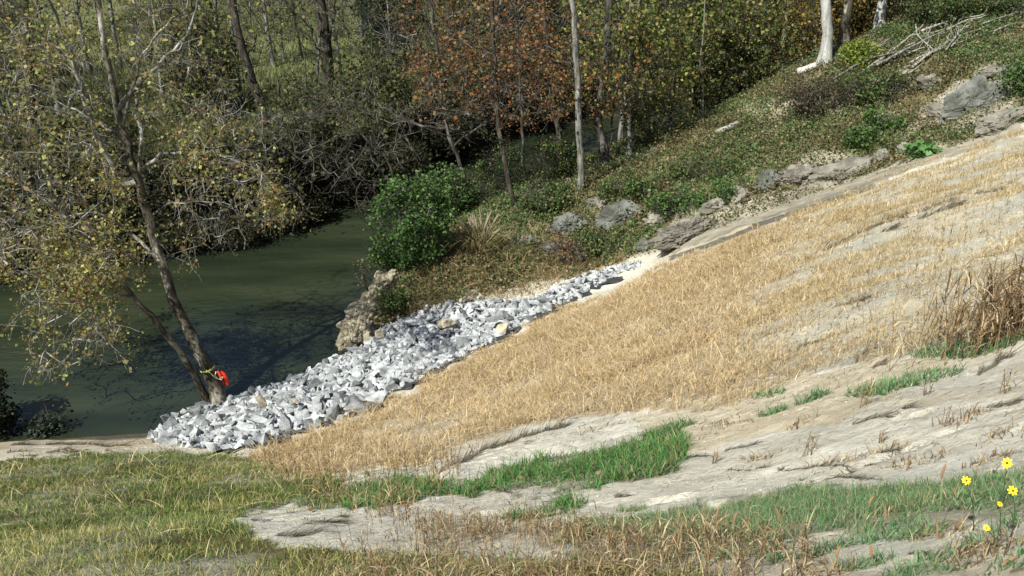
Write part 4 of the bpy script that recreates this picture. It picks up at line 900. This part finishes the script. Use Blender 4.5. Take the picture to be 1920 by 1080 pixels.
# ------------------------------------------------------------------ bushes
def bush(name, label, q, r, nt, nl, pal, ls_=.09, w=None, stemn=7, cat='bush', group=None, twigs=3, bark=None, up=.3, spread=.09):
    q = np.asarray(q, float); T = Tree(); root_ids = []
    first = T.add(q+np.array([0, 0, -.1]), -1, .03, 1)
    for _ in range(stemn):
        a = random.uniform(0, 6.28); e = random.uniform(.3, .8); T.path([q+np.array([r[0]*e*.4*math.cos(a), r[1]*e*.4*math.sin(a), r[2]*.6]), q+np.array([r[0]*e*math.cos(a), r[1]*e*math.sin(a), r[2]*1.3])], .02, .01, par=first, kind=1, step=.3)
    tg = ell(nt, q+np.array([0, 0, r[2]*.9]), r); tg[:, 2] += r[2]*.9*(fbm(tg[:, 0]*1.7, tg[:, 1]*1.7, 5)-.5); tg = tg[tg[:, 2] > H(tg[:, 0], tg[:, 1])+.05]
    T.grow(tg, rtip=.006, up=up, twigs=twigs, tl=.3, wig=.15); T.pipe(cap=.04)
    root = empty(name, q); tag(root, label, cat, group)
    V1, F1 = T.seg_mesh(list(range(len(T.p))), 3); mesh_obj('branches', V1-q, F1, bark or M_TWIG, root)
    if nl:
        tw = np.array([T.p[i] for i in range(len(T.p)) if T.kind[i] == 2]); ww = np.clip(fbm(tw[:, 0]*1.8, tw[:, 2]*1.8+tw[:, 1], 9)*2.2-.65, .05, 1); ww /= ww.sum()
        V, Fl, c = leaves(tw[rng.choice(len(tw), nl, p=ww)], ls_, pal, w, spread, .35, .2); mesh_obj('foliage', V-q, Fl, M_LEAF, root, col=c)
    return root
bush('green_bush', 'large bright green bush at the water edge above the tan outcrop', hit(775,505), (1.35,1.15,1.75), 460, 11000, PAL_GR, .085, [3,4,2,1.5])
bush('green_bush', 'smaller green bush clinging above the waterline behind the big one', hit(830,430)+np.array([0, .5, 0]), (1.1,.8,1.3), 240, 4600, PAL_GR, .085)
bush('green_bush', 'olive bush on the bank by the dark leaning trunk, right of the plume grass', hit(1010,395), (1.1,.8,.6), 160, 2500, PAL_GR+PAL_OL, .085)
bush('shrub', 'leafy shrub hugging the bank under the outcrop and the green bush', hit(735,585), (.45,.5,.35), 110, 2200, PAL_OL+PAL_GR, .07)
bush('shrub', 'vine covered shrub on the bank between the two boulders and the stones', hit(1110,480), (1.0,.6,.4), 150, 2800, PAL_OL+PAL_GR, .07)
bush('shrub', 'red brown dry shrub right of the plume grass', hit(1060,490), (.7,.6,.45), 200, 500, [(.30,.17,.08),(.22,.13,.06)], .06)
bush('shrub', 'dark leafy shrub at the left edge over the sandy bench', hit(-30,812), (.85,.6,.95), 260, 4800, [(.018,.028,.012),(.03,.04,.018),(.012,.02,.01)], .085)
bush('shrub', 'small dark spiky shrub at the water edge, lower left', hit(88,808), (.28,.25,.3), 70, 700, [(.02,.035,.02),(.03,.05,.025)], .09)
bush('shrub', 'yellow green shrub beside the thick pale trunk', hit(1612,122), (.75,.5,.4), 90, 1500, [(.20,.26,.04),(.13,.20,.03),(.30,.32,.05)], .10)
bush('shrub', 'bright green shrub on the hillside left of the dark rock face', hit(1655,245), (.8,.6,.35), 90, 1300, PAL_GR+[(.10,.20,.04)], .085)
bush('shrub', 'low green shrub above the end of the sandy track', hit(1620,275), (.7,.5,.35), 80, 1400, PAL_GR, .085)
bush('shrub', 'purplish brown twiggy shrub in the middle of the hillside', hit(1540,215), (1.9,.8,.8), 300, 3400, [(.10,.075,.05),(.07,.055,.035),(.13,.09,.06),(.06,.07,.03)], .07)
bush('shrub', 'dark green shrub below the fallen branches', hit(1640,190), (1.5,.8,.6), 200, 3000, PAL_OL+PAL_GR, .08)
bush('shrub', 'feathery green shrub at the top right above the fallen branches', hit(1760,45), (1.7,1,.8), 240, 4500, PAL_GR+PAL_OL, .085)
bush('shrub', 'green shrub in the top right corner', hit(1890,30), (1.5,1,.8), 200, 3400, PAL_OL+PAL_GR+[(.14,.16,.04)], .085)
bush('shrub', 'green vines spilling right of the dark rock face', hit(1915,175), (.8,.5,.6), 140, 2400, PAL_GR, .085)
bush('shrub', 'light green leafy plant over the rut of the sandy track', hit(1360,378), (.3,.3,.3), 50, 500, PAL_GR, .08)
bush('shrub', 'broad leaved green plant at the upper wheat edge', hit(1725,292), (.35,.25,.2), 40, 260, [(.10,.22,.06),(.14,.28,.09)], .17)
bush('shrub', 'green brush on the slope behind the slim grey tree', hit(1200,370), (1.6,.8,.38), 150, 2400, PAL_GR+PAL_OL, .085)
bush('shrub', 'dark green ivy mound above the pale rock ledge', hit(1270,400), (1.1,.6,.35), 120, 1800, PAL_GR, .08)
bush('shrub', 'mixed green mound on the hillside above the ivy', hit(1330,330), (1.6,.8,.32), 130, 1900, PAL_OL+PAL_GR, .08)
bush('shrub', 'loose green shrub filling the bank right behind the big green bush', hit(880,405), (1.2,.9,1.0), 240, 3600, PAL_GR+PAL_OL, .08)
bush('shrub', 'low green shrub trailing left of the big green bush toward the water', hit(735,520), (.6,.6,.5), 110, 1500, PAL_GR+PAL_OL, .08)
bush('shrub', 'tall loose green shrub between the dark leaning tree and the short grey trunk', hit(940,365), (1.1,.7,1.3), 220, 2600, PAL_GR+PAL_OL, .08)
bush('shrub', 'green shrub hiding the water strip left of the slim grey tree', hit(1045,335), (1.0,.6,.9), 180, 2200, PAL_GR+PAL_YG, .08)
bush('shrub', 'shady green shrub at the forest edge right of the yellow leaved thin trunk', hit(1225,272), (1.5,.7,1.2), 260, 3400, PAL_OL+PAL_YG, .08)
bush('shrub', 'thin waterside sapling growing out of the outcrop', hit(690,550), (.35,.25,.6), 40, 160, PAL_OL, .07)

# ------------------------------------------------------------------ trees placed one by one
def ptree(name, label, base, pts, r0, r1, yend=0, bark=M_GREY, tbark=None, crown=(), leafn=0, pal=PAL_YG, lsize=.13, w=None, limbs=(), flare=.4, twigs=3, tl=.5, up=.4, y0=None, spread=.15, lump=.06, cap=.05, droop=0, tdroop=0, group=None, allowz=0):
    q = hit(*base) if y0 is None else np.array([*pix(*base, y0)[:2], float(H(pix(*base, y0)[0], y0))])
    T = Tree(); Yb = q[1]; s0 = q.copy(); s0[2] -= .35
    path_ = [s0]+[pix(px_, py_, Yb+yend*(i+1)/len(pts)) for i, (px_, py_) in enumerate(pts)]
    ids = T.path(path_, r0, r1, step=.4, wig=.02); tr = [('trunk', ids)]
    for (fr, lp_, ra, rb, dy) in limbs:
        a = pix(*fr, Yb); A = np.array(T.p); par = int(np.argmin(((A-a)**2).sum(1))); yy = T.p[par][1]
        l = T.path([pix(px_, py_, yy+dy*(i+1)/len(lp_)) for i, (px_, py_) in enumerate(lp_)], ra, rb, par=par, kind=1, step=.3, wig=.04)
    tg = []
    for (cx, cy), (rx, ry), dy, n in crown:
        for _ in range(n):
            a = random.random()*6.283; e = random.random()**.5; tg.append(pix(cx+rx*e*math.cos(a), cy+ry*e*math.sin(a), Yb+yend*.5+random.gauss(0, dy)))
    if tg:
        tg = [t for t in tg if t[2] > float(H(t[0], t[1]))+.3]
        al = [i for i in range(len(T.p)) if T.p[i][2] > q[2]+allowz]
        T.grow(tg, rtip=.009, up=up, twigs=twigs, tl=tl, wig=.12, droop=droop, tdroop=tdroop, allow=al)
    T.pipe(cap=cap)
    tw = np.array([T.p[i] for i in range(len(T.p)) if T.kind[i] == 2] or [q])
    lp = None
    if leafn:
        ww = .1+fbm(tw[:, 0]*1.1, tw[:, 2]*1.1+tw[:, 1]*.5, 19)**2; ww /= ww.sum(); lp = tw[rng.choice(len(tw), leafn, p=ww)]
    return build_tree(name, q, T, label, 'tree', tr, group, bark, tbark or M_TWIG, lp, lsize, pal, w, spread, trunk_k=12, flare=flare, lump=lump)
# near bank
ptree('bare_tree', 'slim straight grey tree in the centre right, bare of leaves', (1090,358), [(1088,300),(1084,200),(1080,100),(1074,0),(1070,-120),(1068,-300)], .14, .08, 0, M_GREY, None,
      [((1000,90),(100,70),.8,22),((1020,180),(60,60),.6,12),((1120,120),(40,90),.5,8)], limbs=[((1080,120),[(1040,90),(990,100),(930,110)],.03,.012,-.5),((1076,60),[(1030,20),(980,40),(930,70)],.035,.012,.5),((1076,70),[(1050,200),(1010,250)],.02,.008,.3)], twigs=2, tl=.7, up=.0, cap=.03)
ptree('tree', 'flared double trunk with rust leaves right behind the slim grey tree', (1140,312), [(1130,270),(1122,230),(1130,150),(1140,60),(1145,-60)], .21, .11, .5, M_TWIG, M_DARK,
      [((1130,120),(100,90),1.3,150),((1100,180),(80,60),1.2,60)], 2400, PAL_OR+PAL_YG, .12, [3,2,3,2,1,2,3,1,3,1], limbs=[((1135,300),[(1148,240),(1150,150),(1155,50)],.15,.08,.4)], flare=.9)
ptree('tree', 'thin trunk with hanging yellow leaves just right of the flared double trunk', (1182,296), [(1180,250),(1176,180),(1180,80),(1184,-60)], .10, .06, .4, M_GREY, M_DARK,
      [((1200,100),(110,90),1.4,130),((1190,30),(120,60),1.4,70)], 3400, PAL_YG, .12, flare=.8)
ptree('tree', 'dark two forked trunk behind the slim grey tree beside the water', (1052,295), [(1046,240),(1035,190),(1030,120),(1020,20),(1015,-80)], .16, .08, .5, M_DARK, None,
      [((1010,150),(110,80),1.5,110),((1030,60),(80,60),1.5,50)], 2400, PAL_OR, .11)
ptree('bare_tree', 'short pale grey trunk standing before the strip of water', (982,328), [(981,280),(978,230),(976,190),(972,100),(966,0),(960,-80)], .09, .03, .3, M_TWIG, None,
      [((960,120),(90,100),1.3,50)], limbs=[((978,205),[(1000,212),(1030,205),(1060,190)],.03,.012,-.2)], twigs=3)
ptree('bare_tree', 'dark leaning trunk running up from the bank right of the plume grass', (968,388), [(955,345),(945,300),(936,240),(930,160),(925,60),(920,-60)], .11, .06, .6, M_DARK, None,
      [((900,150),(140,90),1.3,110),((930,60),(110,80),1.3,60)], 2600, PAL_OR, .11, twigs=4)
ptree('bare_tree', 'curved bare grey tree rising from behind the green bush', (890,400), [(875,345),(850,275),(832,220),(824,130),(815,60),(802,-20),(795,-120)], .09, .045, .8, M_TWIG, None,
      [((760,150),(120,110),1.4,110),((860,200),(100,80),1.3,70),((800,40),(130,60),1.4,60)], twigs=4, tl=.6,
      limbs=[((838,235),[(790,235),(740,215),(690,170)],.03,.012,-.5),((826,150),[(790,90),(740,60)],.025,.01,.3),((850,280),[(900,240),(960,230)],.025,.01,.2)])
ptree('bare_tree', 'fallen looking grey bare tree leaning far left over the dark water', (756,352), [(735,320),(705,280),(672,245),(630,215),(590,190),(555,165)], .075, .02, -.5, M_DARK, M_TWIG,
      [((600,250),(90,60),1.,50),((680,330),(80,60),.9,34),((640,200),(90,40),1.,34),((740,260),(60,60),.8,16)], twigs=4, tl=.7, up=.1, cap=.018, y0=31.5,
      limbs=[((700,275),[(740,262),(790,245)],.02,.01,.2),((672,245),[(620,260),(570,290),(540,330)],.02,.008,-.3),((690,262),[(650,320),(620,360)],.018,.007,-.4)])
ptree('bare_tree', 'slender bent pale sapling on the hillside crest, centre right', (1318,236), [(1318,200),(1316,150),(1312,110),(1318,70),(1322,0)], .045, .02, .2, M_GREY, None, [((1300,100),(50,60),.6,20)], 250, PAL_YG, .12)
ptree('dead_tree', 'thick smooth white trunk with a hollow, tallest at the upper right', (1546,122), [(1549,95),(1551,60),(1548,20),(1545,-20),(1540,-120),(1545,-250)], .23, .17, 0, M_PALE, None, [((1520,-130),(120,60),1.2,20)], flare=.8, lump=.09)
ptree('tree', 'mottled white and dark trunk just behind the thick white trunk', (1583,74), [(1586,40),(1590,0),(1600,-60),(1605,-160)], .22, .16, 0, M_SYC, M_DARK, [((1560,-60),(130,40),1.5,40)], 900, PAL_YE, .15, flare=.7, y0=40.3)
ptree('tree', 'grey furrowed trunk furthest right of the three at the forest edge', (1652,56), [(1652,30),(1656,0),(1660,-60),(1664,-160)], .22, .16, 0, M_PALE, M_DARK, [((1680,-60),(90,50),1.2,40)], 1000, PAL_YG, .15, flare=.6)
# far bank
ptree('tree', 'tall dark forked tree at the field edge across the river', (617,195), [(615,150),(612,100),(606,40),(600,0),(598,-80),(590,-200)], .36, .22, 0, M_DARK, M_DARK,
      [((600,20),(110,60),2.2,90),((560,-80),(160,80),2.5,70)], 300, PAL_BR, .15, limbs=[((610,140),[(592,80),(570,40),(545,20),(530,-10)],.14,.05,-.4),((610,100),[(622,50),(630,0),(640,-60)],.14,.08,.3),((560,35),[(530,32),(500,40),(490,60)],.05,.02,-.2)])
ptree('tree', 'dark leaning trunk left of the tall forked tree, across the river', (500,238), [(492,200),(472,150),(455,90),(440,30),(432,-40),(420,-150)], .24, .14, .3, M_DARK, M_DARK, [((430,60),(110,90),2,70),((440,-60),(150,70),2,40)], 500, PAL_YG, .14)
ptree('tree', 'pair of grey stems across the river behind the bare brush', (696,100), [(692,60),(682,0),(676,-60)], .3, .2, 0, M_DARK, M_GREY, [((690,20),(90,60),2.5,90)], 0, limbs=[((694,90),[(712,40),(722,-10),(730,-60)],.2,.12,.3)])
ptree('tree', 'dark crooked trunk behind the sycamore crown, across the river', (355,200), [(345,150),(330,100),(322,40),(310,-40)], .26, .15, 0, M_DARK, M_DARK, [((330,60),(120,80),2,60)], 600, PAL_YG, .14)
ptree('tree', 'slim dark trunk seen between the sycamore limbs, across the river', (420,205), [(416,150),(408,90),(404,20),(400,-60)], .14, .08, 0, M_GREY, M_DARK, [((410,80),(70,80),1.6,60)], 300, PAL_BR, .14)
ptree('tree', 'slim grey trunk left of the dark leaning trunk, across the river', (452,190), [(446,130),(436,70),(430,0),(425,-60)], .09, .05, 0, M_GREY, M_TWIG, [((440,60),(60,80),1.6,50)])
ptree('tree', 'grey trunk at the far left behind the sycamore leaves', (60,260), [(58,180),(50,80),(46,0),(40,-100)], .24, .15, 0, M_DARK, M_DARK, [((60,100),(130,110),2,80)], 900, PAL_YG, .14)
ptree('tree', 'thin broken dark stem at the far waterside left of the bare brush', (520,275), [(522,210),(521,150)], .10, .05, 0, M_DARK, M_DARK, [((520,170),(30,40),.6,10)])

# ------------------------------------------------------------------ woods: prototypes and copies
def far_z(x, y): return float(H(x, y))
protos_t = {}
protos_t['bare'] = lambda: generic(11, .16, [(120, (0, 0, 6.5), (2.6, 2.6, 4.2)), (30, (0, 0, 3), (2.2, 2.2, 1.8))], 0, 500, PAL_YG, 'bare_tree', '', 'tree', M_GREY, M_TWIG, lean=(.06, .02), twigs=4, tl=.7)
protos_t['bare2'] = lambda: generic(13, .22, [(150, (.4, 0, 7.5), (3.2, 3.2, 4.5)), (20, (0, 0, 3), (2.4, 2.4, 1.5))], 0, 500, PAL_YG, 'bare_tree', '', 'tree', M_DARK, M_DARK, lean=(-.05, .03), twigs=4, tl=.8, fork=True)
protos_t['orange'] = lambda: generic(9, .14, [(230, (0, 0, 4.6), (2.4, 2.4, 3.4))], 0, 2500, PAL_OR+PAL_OL, 'oak_tree', '', 'tree', M_DARK, M_DARK, lsize=.14, lean=(.04, .0))
protos_t['ygreen'] = lambda: generic(10, .15, [(250, (0, 0, 5), (2.6, 2.6, 4.2))], 0, 3200, PAL_YG+PAL_OL[:2], 'leafy_tree', '', 'tree', M_DARK, M_DARK, lsize=.14, lean=(-.03, .02))
protos_t['yellow'] = lambda: generic(9, .13, [(220, (0, 0, 4.2), (2.2, 2.2, 3.6))], 0, 2500, PAL_YE, 'beech_tree', '', 'tree', M_GREY, M_DARK, lsize=.14, lean=(.02, .02))
protos_t['olive'] = lambda: generic(6, .10, [(170, (0, 0, 2.4), (2.2, 2.2, 2.3))], 0, 4500, PAL_OL+[(.04,.07,.02)], 'leafy_tree', '', 'tree', M_DARK, M_DARK, lsize=.14)
protos_t['brush'] = lambda: generic(2.6, .04, [(120, (0, 0, 1.0), (1.7, 1.5, .9))], 0, 2600, [(.03,.04,.015),(.05,.055,.022),(.02,.025,.012),(.07,.06,.03)], 'brush', '', 'bush', M_DARK, M_TWIG, lsize=.13, twigs=4, tl=.5)  # brush leaf colours darkened to carry the far bank's shade
protos_t['twiggy'] = lambda: generic(3.4, .05, [(110, (0, 0, 1.8), (1.9, 1.6, 1.7))], 0, 260, PAL_OL, 'bare_brush', '', 'bush', M_GREY, M_TWIG, twigs=4, tl=.6)
protos_t['pine'] = lambda: generic(12, .16, [(260, (0, 0, 5), (2.0, 2.0, 4.6))], 0, 9000, [(.03,.055,.035),(.04,.075,.05),(.02,.04,.025)], 'evergreen_tree', '', 'tree', M_DARK, M_DARK, lsize=.16)
LB = {'bare': ('bare grey tree with few leaves in the woods beyond the river', 'bare trees beyond the river'), 'bare2': ('dark forked bare tree in the woods beyond the river', 'dark forked trees beyond the river'),
 'orange': ('rust leaved oak in the woods beyond the strip of water', 'rust leaved oaks'), 'ygreen': ('yellow green leafy tree in the woods behind the hillside', 'yellow green trees'), 'yellow': ('golden yellow tree in the woods behind the pale trunks', 'golden trees'),
 'olive': ('low dark olive tree of the understorey behind the hillside', 'understorey trees'), 'brush': ('dark leafy brush along the far river bank', 'far bank brush'), 'twiggy': ('leafless grey brush along the river banks', 'bare brush'), 'pine': ('dark blue green evergreen in the woods beyond the river', 'evergreens')}
made = {}; seen = {}
LMK = [(60,'the grey trunk at the far left'),(200,'the sycamore crown'),(345,'the dark crooked trunk'),(495,'the dark leaning trunk'),(612,'the tall forked tree'),(700,'the pair of grey stems'),(830,'the curved bare grey tree'),(945,'the dark leaning bank tree'),(1085,'the slim straight grey tree'),(1180,'the yellow leaved thin trunk'),(1316,'the pale crest sapling'),(1450,'the heaped crest branches'),(1547,'the thick white trunk'),(1652,'the furrowed forest edge trunk'),(1820,'the branch pile')]
KD = {'bare': 'bare grey tree', 'bare2': 'dark forked tree', 'orange': 'rust leaved oak', 'ygreen': 'yellow green tree', 'yellow': 'golden tree', 'olive': 'low dark olive tree', 'brush': 'dark leafy brush', 'twiggy': 'leafless grey brush', 'pine': 'dark evergreen'}
def plant(kind, x, y, s=1, rz=None, label=None):
    z = far_z(x, y)
    if kind not in made: made[kind] = protos_t[kind](); o = made[kind]
    else: o = copy_tree(made[kind])
    o.location = (x, y, z-.05); o.scale = (s, s, s*random.uniform(.9, 1.15)); o.rotation_euler = (random.gauss(0, .04), random.gauss(0, .04), random.uniform(0, 6.28) if rz is None else rz)
    px, py = proj(x, y, z+3); px = float(px); k_ = min(range(len(LMK)), key=lambda i: abs(LMK[i][0]-px)); lx, ln = LMK[k_]
    side = 'behind' if abs(px-lx) < 16 else ('left of' if px < lx else 'right of'); gap = '' if abs(px-lx) < 16 else ('just ' if abs(px-lx) < 45 else 'well ')
    dep = 'nearer' if y < 46 else ('middle distance' if y < 58 else 'far')
    lb = '%s %s, %s%s %s' % (dep, KD[kind], gap, side, ln) if label is None else '%s past the field, %s%s %s' % (KD[kind], gap, side, ln)
    if lb in seen: lb = lb.replace(KD[kind], ('taller ' if s > seen[lb] else 'shorter ')+KD[kind])
    seen.setdefault(lb, s); tag(o, lb, None, LB[kind][1]); return o
rs = random.Random(5)
def land(px, py): q = hit(px, py); return q
# far bank brush right at the water
for i in range(24):
    t = i/23; px_ = -60+t*900; x = -22+t*24; y = float(np.interp(x, FS[:, 0], FS[:, 1]))+rs.uniform(.5, 2.0); plant('brush' if rs.random() < .9 else 'twiggy', x, y, rs.uniform(.8, 1.3))
for i in range(16): x = -22+i*1.05; plant('brush', x, float(np.interp(x, FS[:, 0], FS[:, 1]))+rs.uniform(-.1, .5), rs.uniform(.55, .85))
for (x, y, s) in [(-9,37,1.2),(-6.5,41,1.3),(-3.5,45.5,1.3),(0,50,1.3),(3,53,1.2),(-12,35,1.1),(-16,33,1.2),(-20,32,1.2)]: plant('olive' if s > 1.15 else 'brush', x, y, s*.7)
# brush over the near bank
for (px_, py_, s) in [(860,370,.5),(700,400,.4),(1010,330,.45),(930,345,.45)]:
    q = land(px_, py_); plant('twiggy', q[0], min(q[1], 36), s)
# woods right of centre, beyond the hill crest and beyond the water
for i in range(19):
    x = rs.uniform(4, 27); y = rs.uniform(43.5, 50)
    if y > np.interp(x, NS[:, 0], NS[:, 1])-1: y = float(np.interp(x, NS[:, 0], NS[:, 1]))-rs.uniform(.8, 3)
    kk_ = rs.choice(['ygreen','ygreen','olive','ygreen','bare','orange','bare2']) if x < 14 else rs.choice(['yellow','ygreen','olive','yellow','bare'])
    plant(kk_, x, y, rs.uniform(.7, 1.1))
for i in range(34):
    x = rs.uniform(-2, 34); y = float(np.interp(x, FS[:, 0], FS[:, 1]))+rs.uniform(1.5, 14); plant(rs.choice(['orange','ygreen','ygreen','bare','pine','olive','bare2','bare']) if x < 10 else rs.choice(['ygreen','yellow','olive','bare','ygreen']), x, y, rs.uniform(.8, 1.2))
for (px_, Y_, k_) in [(820,52,'orange'),(890,54,'orange'),(960,56,'orange'),(760,60,'bare'),(720,58,'pine'),(850,64,'bare2'),(1020,58,'orange'),(680,66,'bare'),(780,70,'bare2')]:
    q = pix(px_, 100, Y_); plant(k_, q[0], Y_, 1.05)
# trees in front of and around the field, left
for i in range(26):
    x = rs.uniform(-32, -6); y = rs.uniform(44, 78); plant('bare', x, y, rs.uniform(.55, .8))
for i in range(15):
    x = rs.uniform(-34, -11); y = rs.uniform(35, 62); plant(rs.choice(['bare','bare2','bare','bare','bare2','olive']), x, y, rs.uniform(.75, 1.1))
for i in range(26):
    plant(rs.choice(['bare','bare2','ygreen','orange','pine']), -70+i*6+rs.uniform(-2, 2), rs.uniform(94, 112), rs.uniform(1.2, 1.7), label='tree in the wood at the back of the field')

bag = Bag(); x, y, z, px, py = scatter(90000, -34, 12, 33, 96)
m_ = (y > np.interp(x, FS[:, 0], FS[:, 1])+.8) & (rng.random(len(x)) < .2+.9*fbm(x*.3, y*.3, 90)); lt = sst(-34, -12, x)*sst(40, 60, y)
P = np.stack([x, y, z], 1)
for k_, pl_ in ((0, [(.06,.075,.028),(.10,.105,.042),(.04,.05,.022),(.13,.115,.055)]), (1, [(.17,.21,.075),(.25,.27,.12),(.12,.165,.06),(.21,.19,.10)])):
    s_ = m_ & ((rng.random(len(x)) < lt) == bool(k_)); bag.add(blades(P[s_], .55, .045, .5, pl_, lean=.25, segs=2))
tag(bag.obj('field_grass', M_GRASS), 'rough tall grass of the flat field across the river', 'grass', None, 'stuff')
# ------------------------------------------------------------------ logs and fallen branches
def log(name, label, pl, r0, r1, bark=M_DEAD, lift=.06, twigs=0, group=None, tlen=.5, off=0):
    pts = []
    for (x, y) in pl: q = hit(x, y); q[2] += lift+r0*.6; pts.append(q)
    T = Tree(); ids = T.path(pts, r0, r1, step=.25, wig=.012); base = pts[0]
    if twigs:
        nn = len(ids)
        for _ in range(twigs):
            j = ids[random.randint(nn//4, nn-1)]; d = unit(T.p[ids[-1]]-T.p[ids[0]]); c = T.p[j]+(d*random.uniform(.4, 1)+rng.normal(0, .4, 3)+np.array([0, 0, .25]))*tlen
            T.path([ (T.p[j]+c)/2+rng.normal(0, .04, 3), c], r1*.7, .006, par=j, kind=1, step=.15)
    V, Fc = T.chain_tube(ids, 9, 0, .05); Fc.append(tuple(range(9))[::-1])
    root = mesh_obj(name, np.array(V), Fc, bark, smooth=True, loc=base); tag(root, label, 'log' if 'log' in name else 'branch', group)
    if twigs:
        V, Fs = T.seg_mesh([i for i in range(len(T.p)) if i not in ids], 5); mesh_obj('twigs', V-base, Fs, bark, root)
    return root
log('log', 'short pale log lying on the hillside above the sandy track, cut end facing left', [(1343,255),(1360,247),(1384,237)], .13, .10)
log('log', 'grey log lying against the foot of the thick white trunk', [(1495,142),(1512,136),(1530,129)], .16, .13, M_PALE)
log('log', 'long thin weathered log lying along the hillside in the branch pile', [(1638,158),(1665,147),(1695,133),(1728,119)], .075, .055)
log('fallen_branch', 'curved white branch arching left from the pale log', [(1420,158),(1450,135),(1480,115),(1500,118),(1520,128)], .02, .045, M_PALE, .15, 6)
FB = [([(1610,150),(1650,120),(1690,90),(1725,60),(1735,40)], 'steep grey branch at the left of the branch pile'),([(1725,72),(1760,58),(1800,48),(1836,42)], 'topmost long grey branch of the pile, bending right'),
 ([(1640,140),(1700,108),(1755,80),(1790,66)], 'long straight pale branch through the middle of the pile'),([(1690,150),(1740,112),(1790,80),(1850,58)], 'long pale branch at the lower right of the pile'),
 ([(1780,100),(1800,70),(1820,58)], 'short stub branch crossing the right of the pile'),([(1560,165),(1600,140),(1650,120),(1700,112)], 'thin twig stretching left out of the pile'),
 ([(1620,172),(1660,155),(1700,140)], 'thin grey branch at the bottom of the pile'),([(1760,75),(1800,55),(1835,45),(1850,40)], 'pale branch end sticking up at the top right of the pile'),([(1840,60),(1875,48),(1915,36)], 'pale branch lying toward the right frame edge')]
FB += [([(1700,128),(1745,108),(1800,88),(1835,70)], 'grey branch lying just over the lowest long branch of the pile'),([(1715,60),(1720,80),(1745,105)], 'forked twig dropping from the top left of the pile'),([(1770,110),(1790,85),(1795,70)], 'upright stub in the right middle of the pile'),
 ([(1650,130),(1690,112),(1740,96),(1770,92)], 'dark grey branch buried in the left middle of the pile'),([(1590,128),(1625,108),(1668,88)], 'fine grey twig over the weeds left of the pile top'),([(1860,75),(1890,62),(1918,60)], 'grey stick lying low at the right frame edge'),([(1700,95),(1750,70),(1790,60),(1815,62)], 'second long grey branch from the top of the pile'),([(1655,165),(1700,150),(1715,142)], 'short broken stick under the lowest long branch')]
for i, (pl, lb) in enumerate(FB): log('fallen_branch', lb, pl, .065 if i < 4 else .042, .022, M_GREY if i % 3 == 2 else M_DEAD, .16+.08*(i % 3), 7 if i < 5 else 4, 'dead branches piled on the hillside', .6)
log('fallen_branch', 'thin bleached stick lying across the right edge below the rock', [(1870,150),(1895,160),(1919,170)], .025, .012, M_DEAD, .1)
log('fallen_branch', 'thin weathered stick on the weeds left of the short log', [(1200,300),(1220,292),(1236,286)], .035, .02)
log('fallen_branch', 'small bleached stick beside the dark rut of the track', [(1262,462),(1272,453),(1282,447)], .04, .03, M_DEAD, .03)
log('fallen_branch', 'dead grey branches heaped on the crest left of the pale log', [(1340,205),(1375,185),(1410,165),(1440,158)], .05, .02, M_DEAD, .1, 8, None, .6)
log('fallen_branch', 'dark root branch crossing the slope behind the white trunk', [(1570,110),(1590,92),(1620,80)], .05, .03, M_DARK, .1, 3)
# leaf litter
bag = Bag(); x, y, z, px, py = scatter(5200, -14, 22, 3, 42); m_ = (rng.random(len(x)) < np.where(y > 27, .8, .12)) & (pdist(x, y, NS) > .5) & (y < np.interp(x, NS[:, 0], NS[:, 1]))
bag.add(leaves(np.stack([x, y, z+.02], 1)[m_], .075, [(.34,.25,.15),(.22,.13,.06),(.45,.36,.24)], None, .01, .3, 1.5)); tag(bag.obj('leaf_litter', M_LEAF), 'fallen dry leaves scattered over the grass and hillside', 'leaves', None, 'stuff')
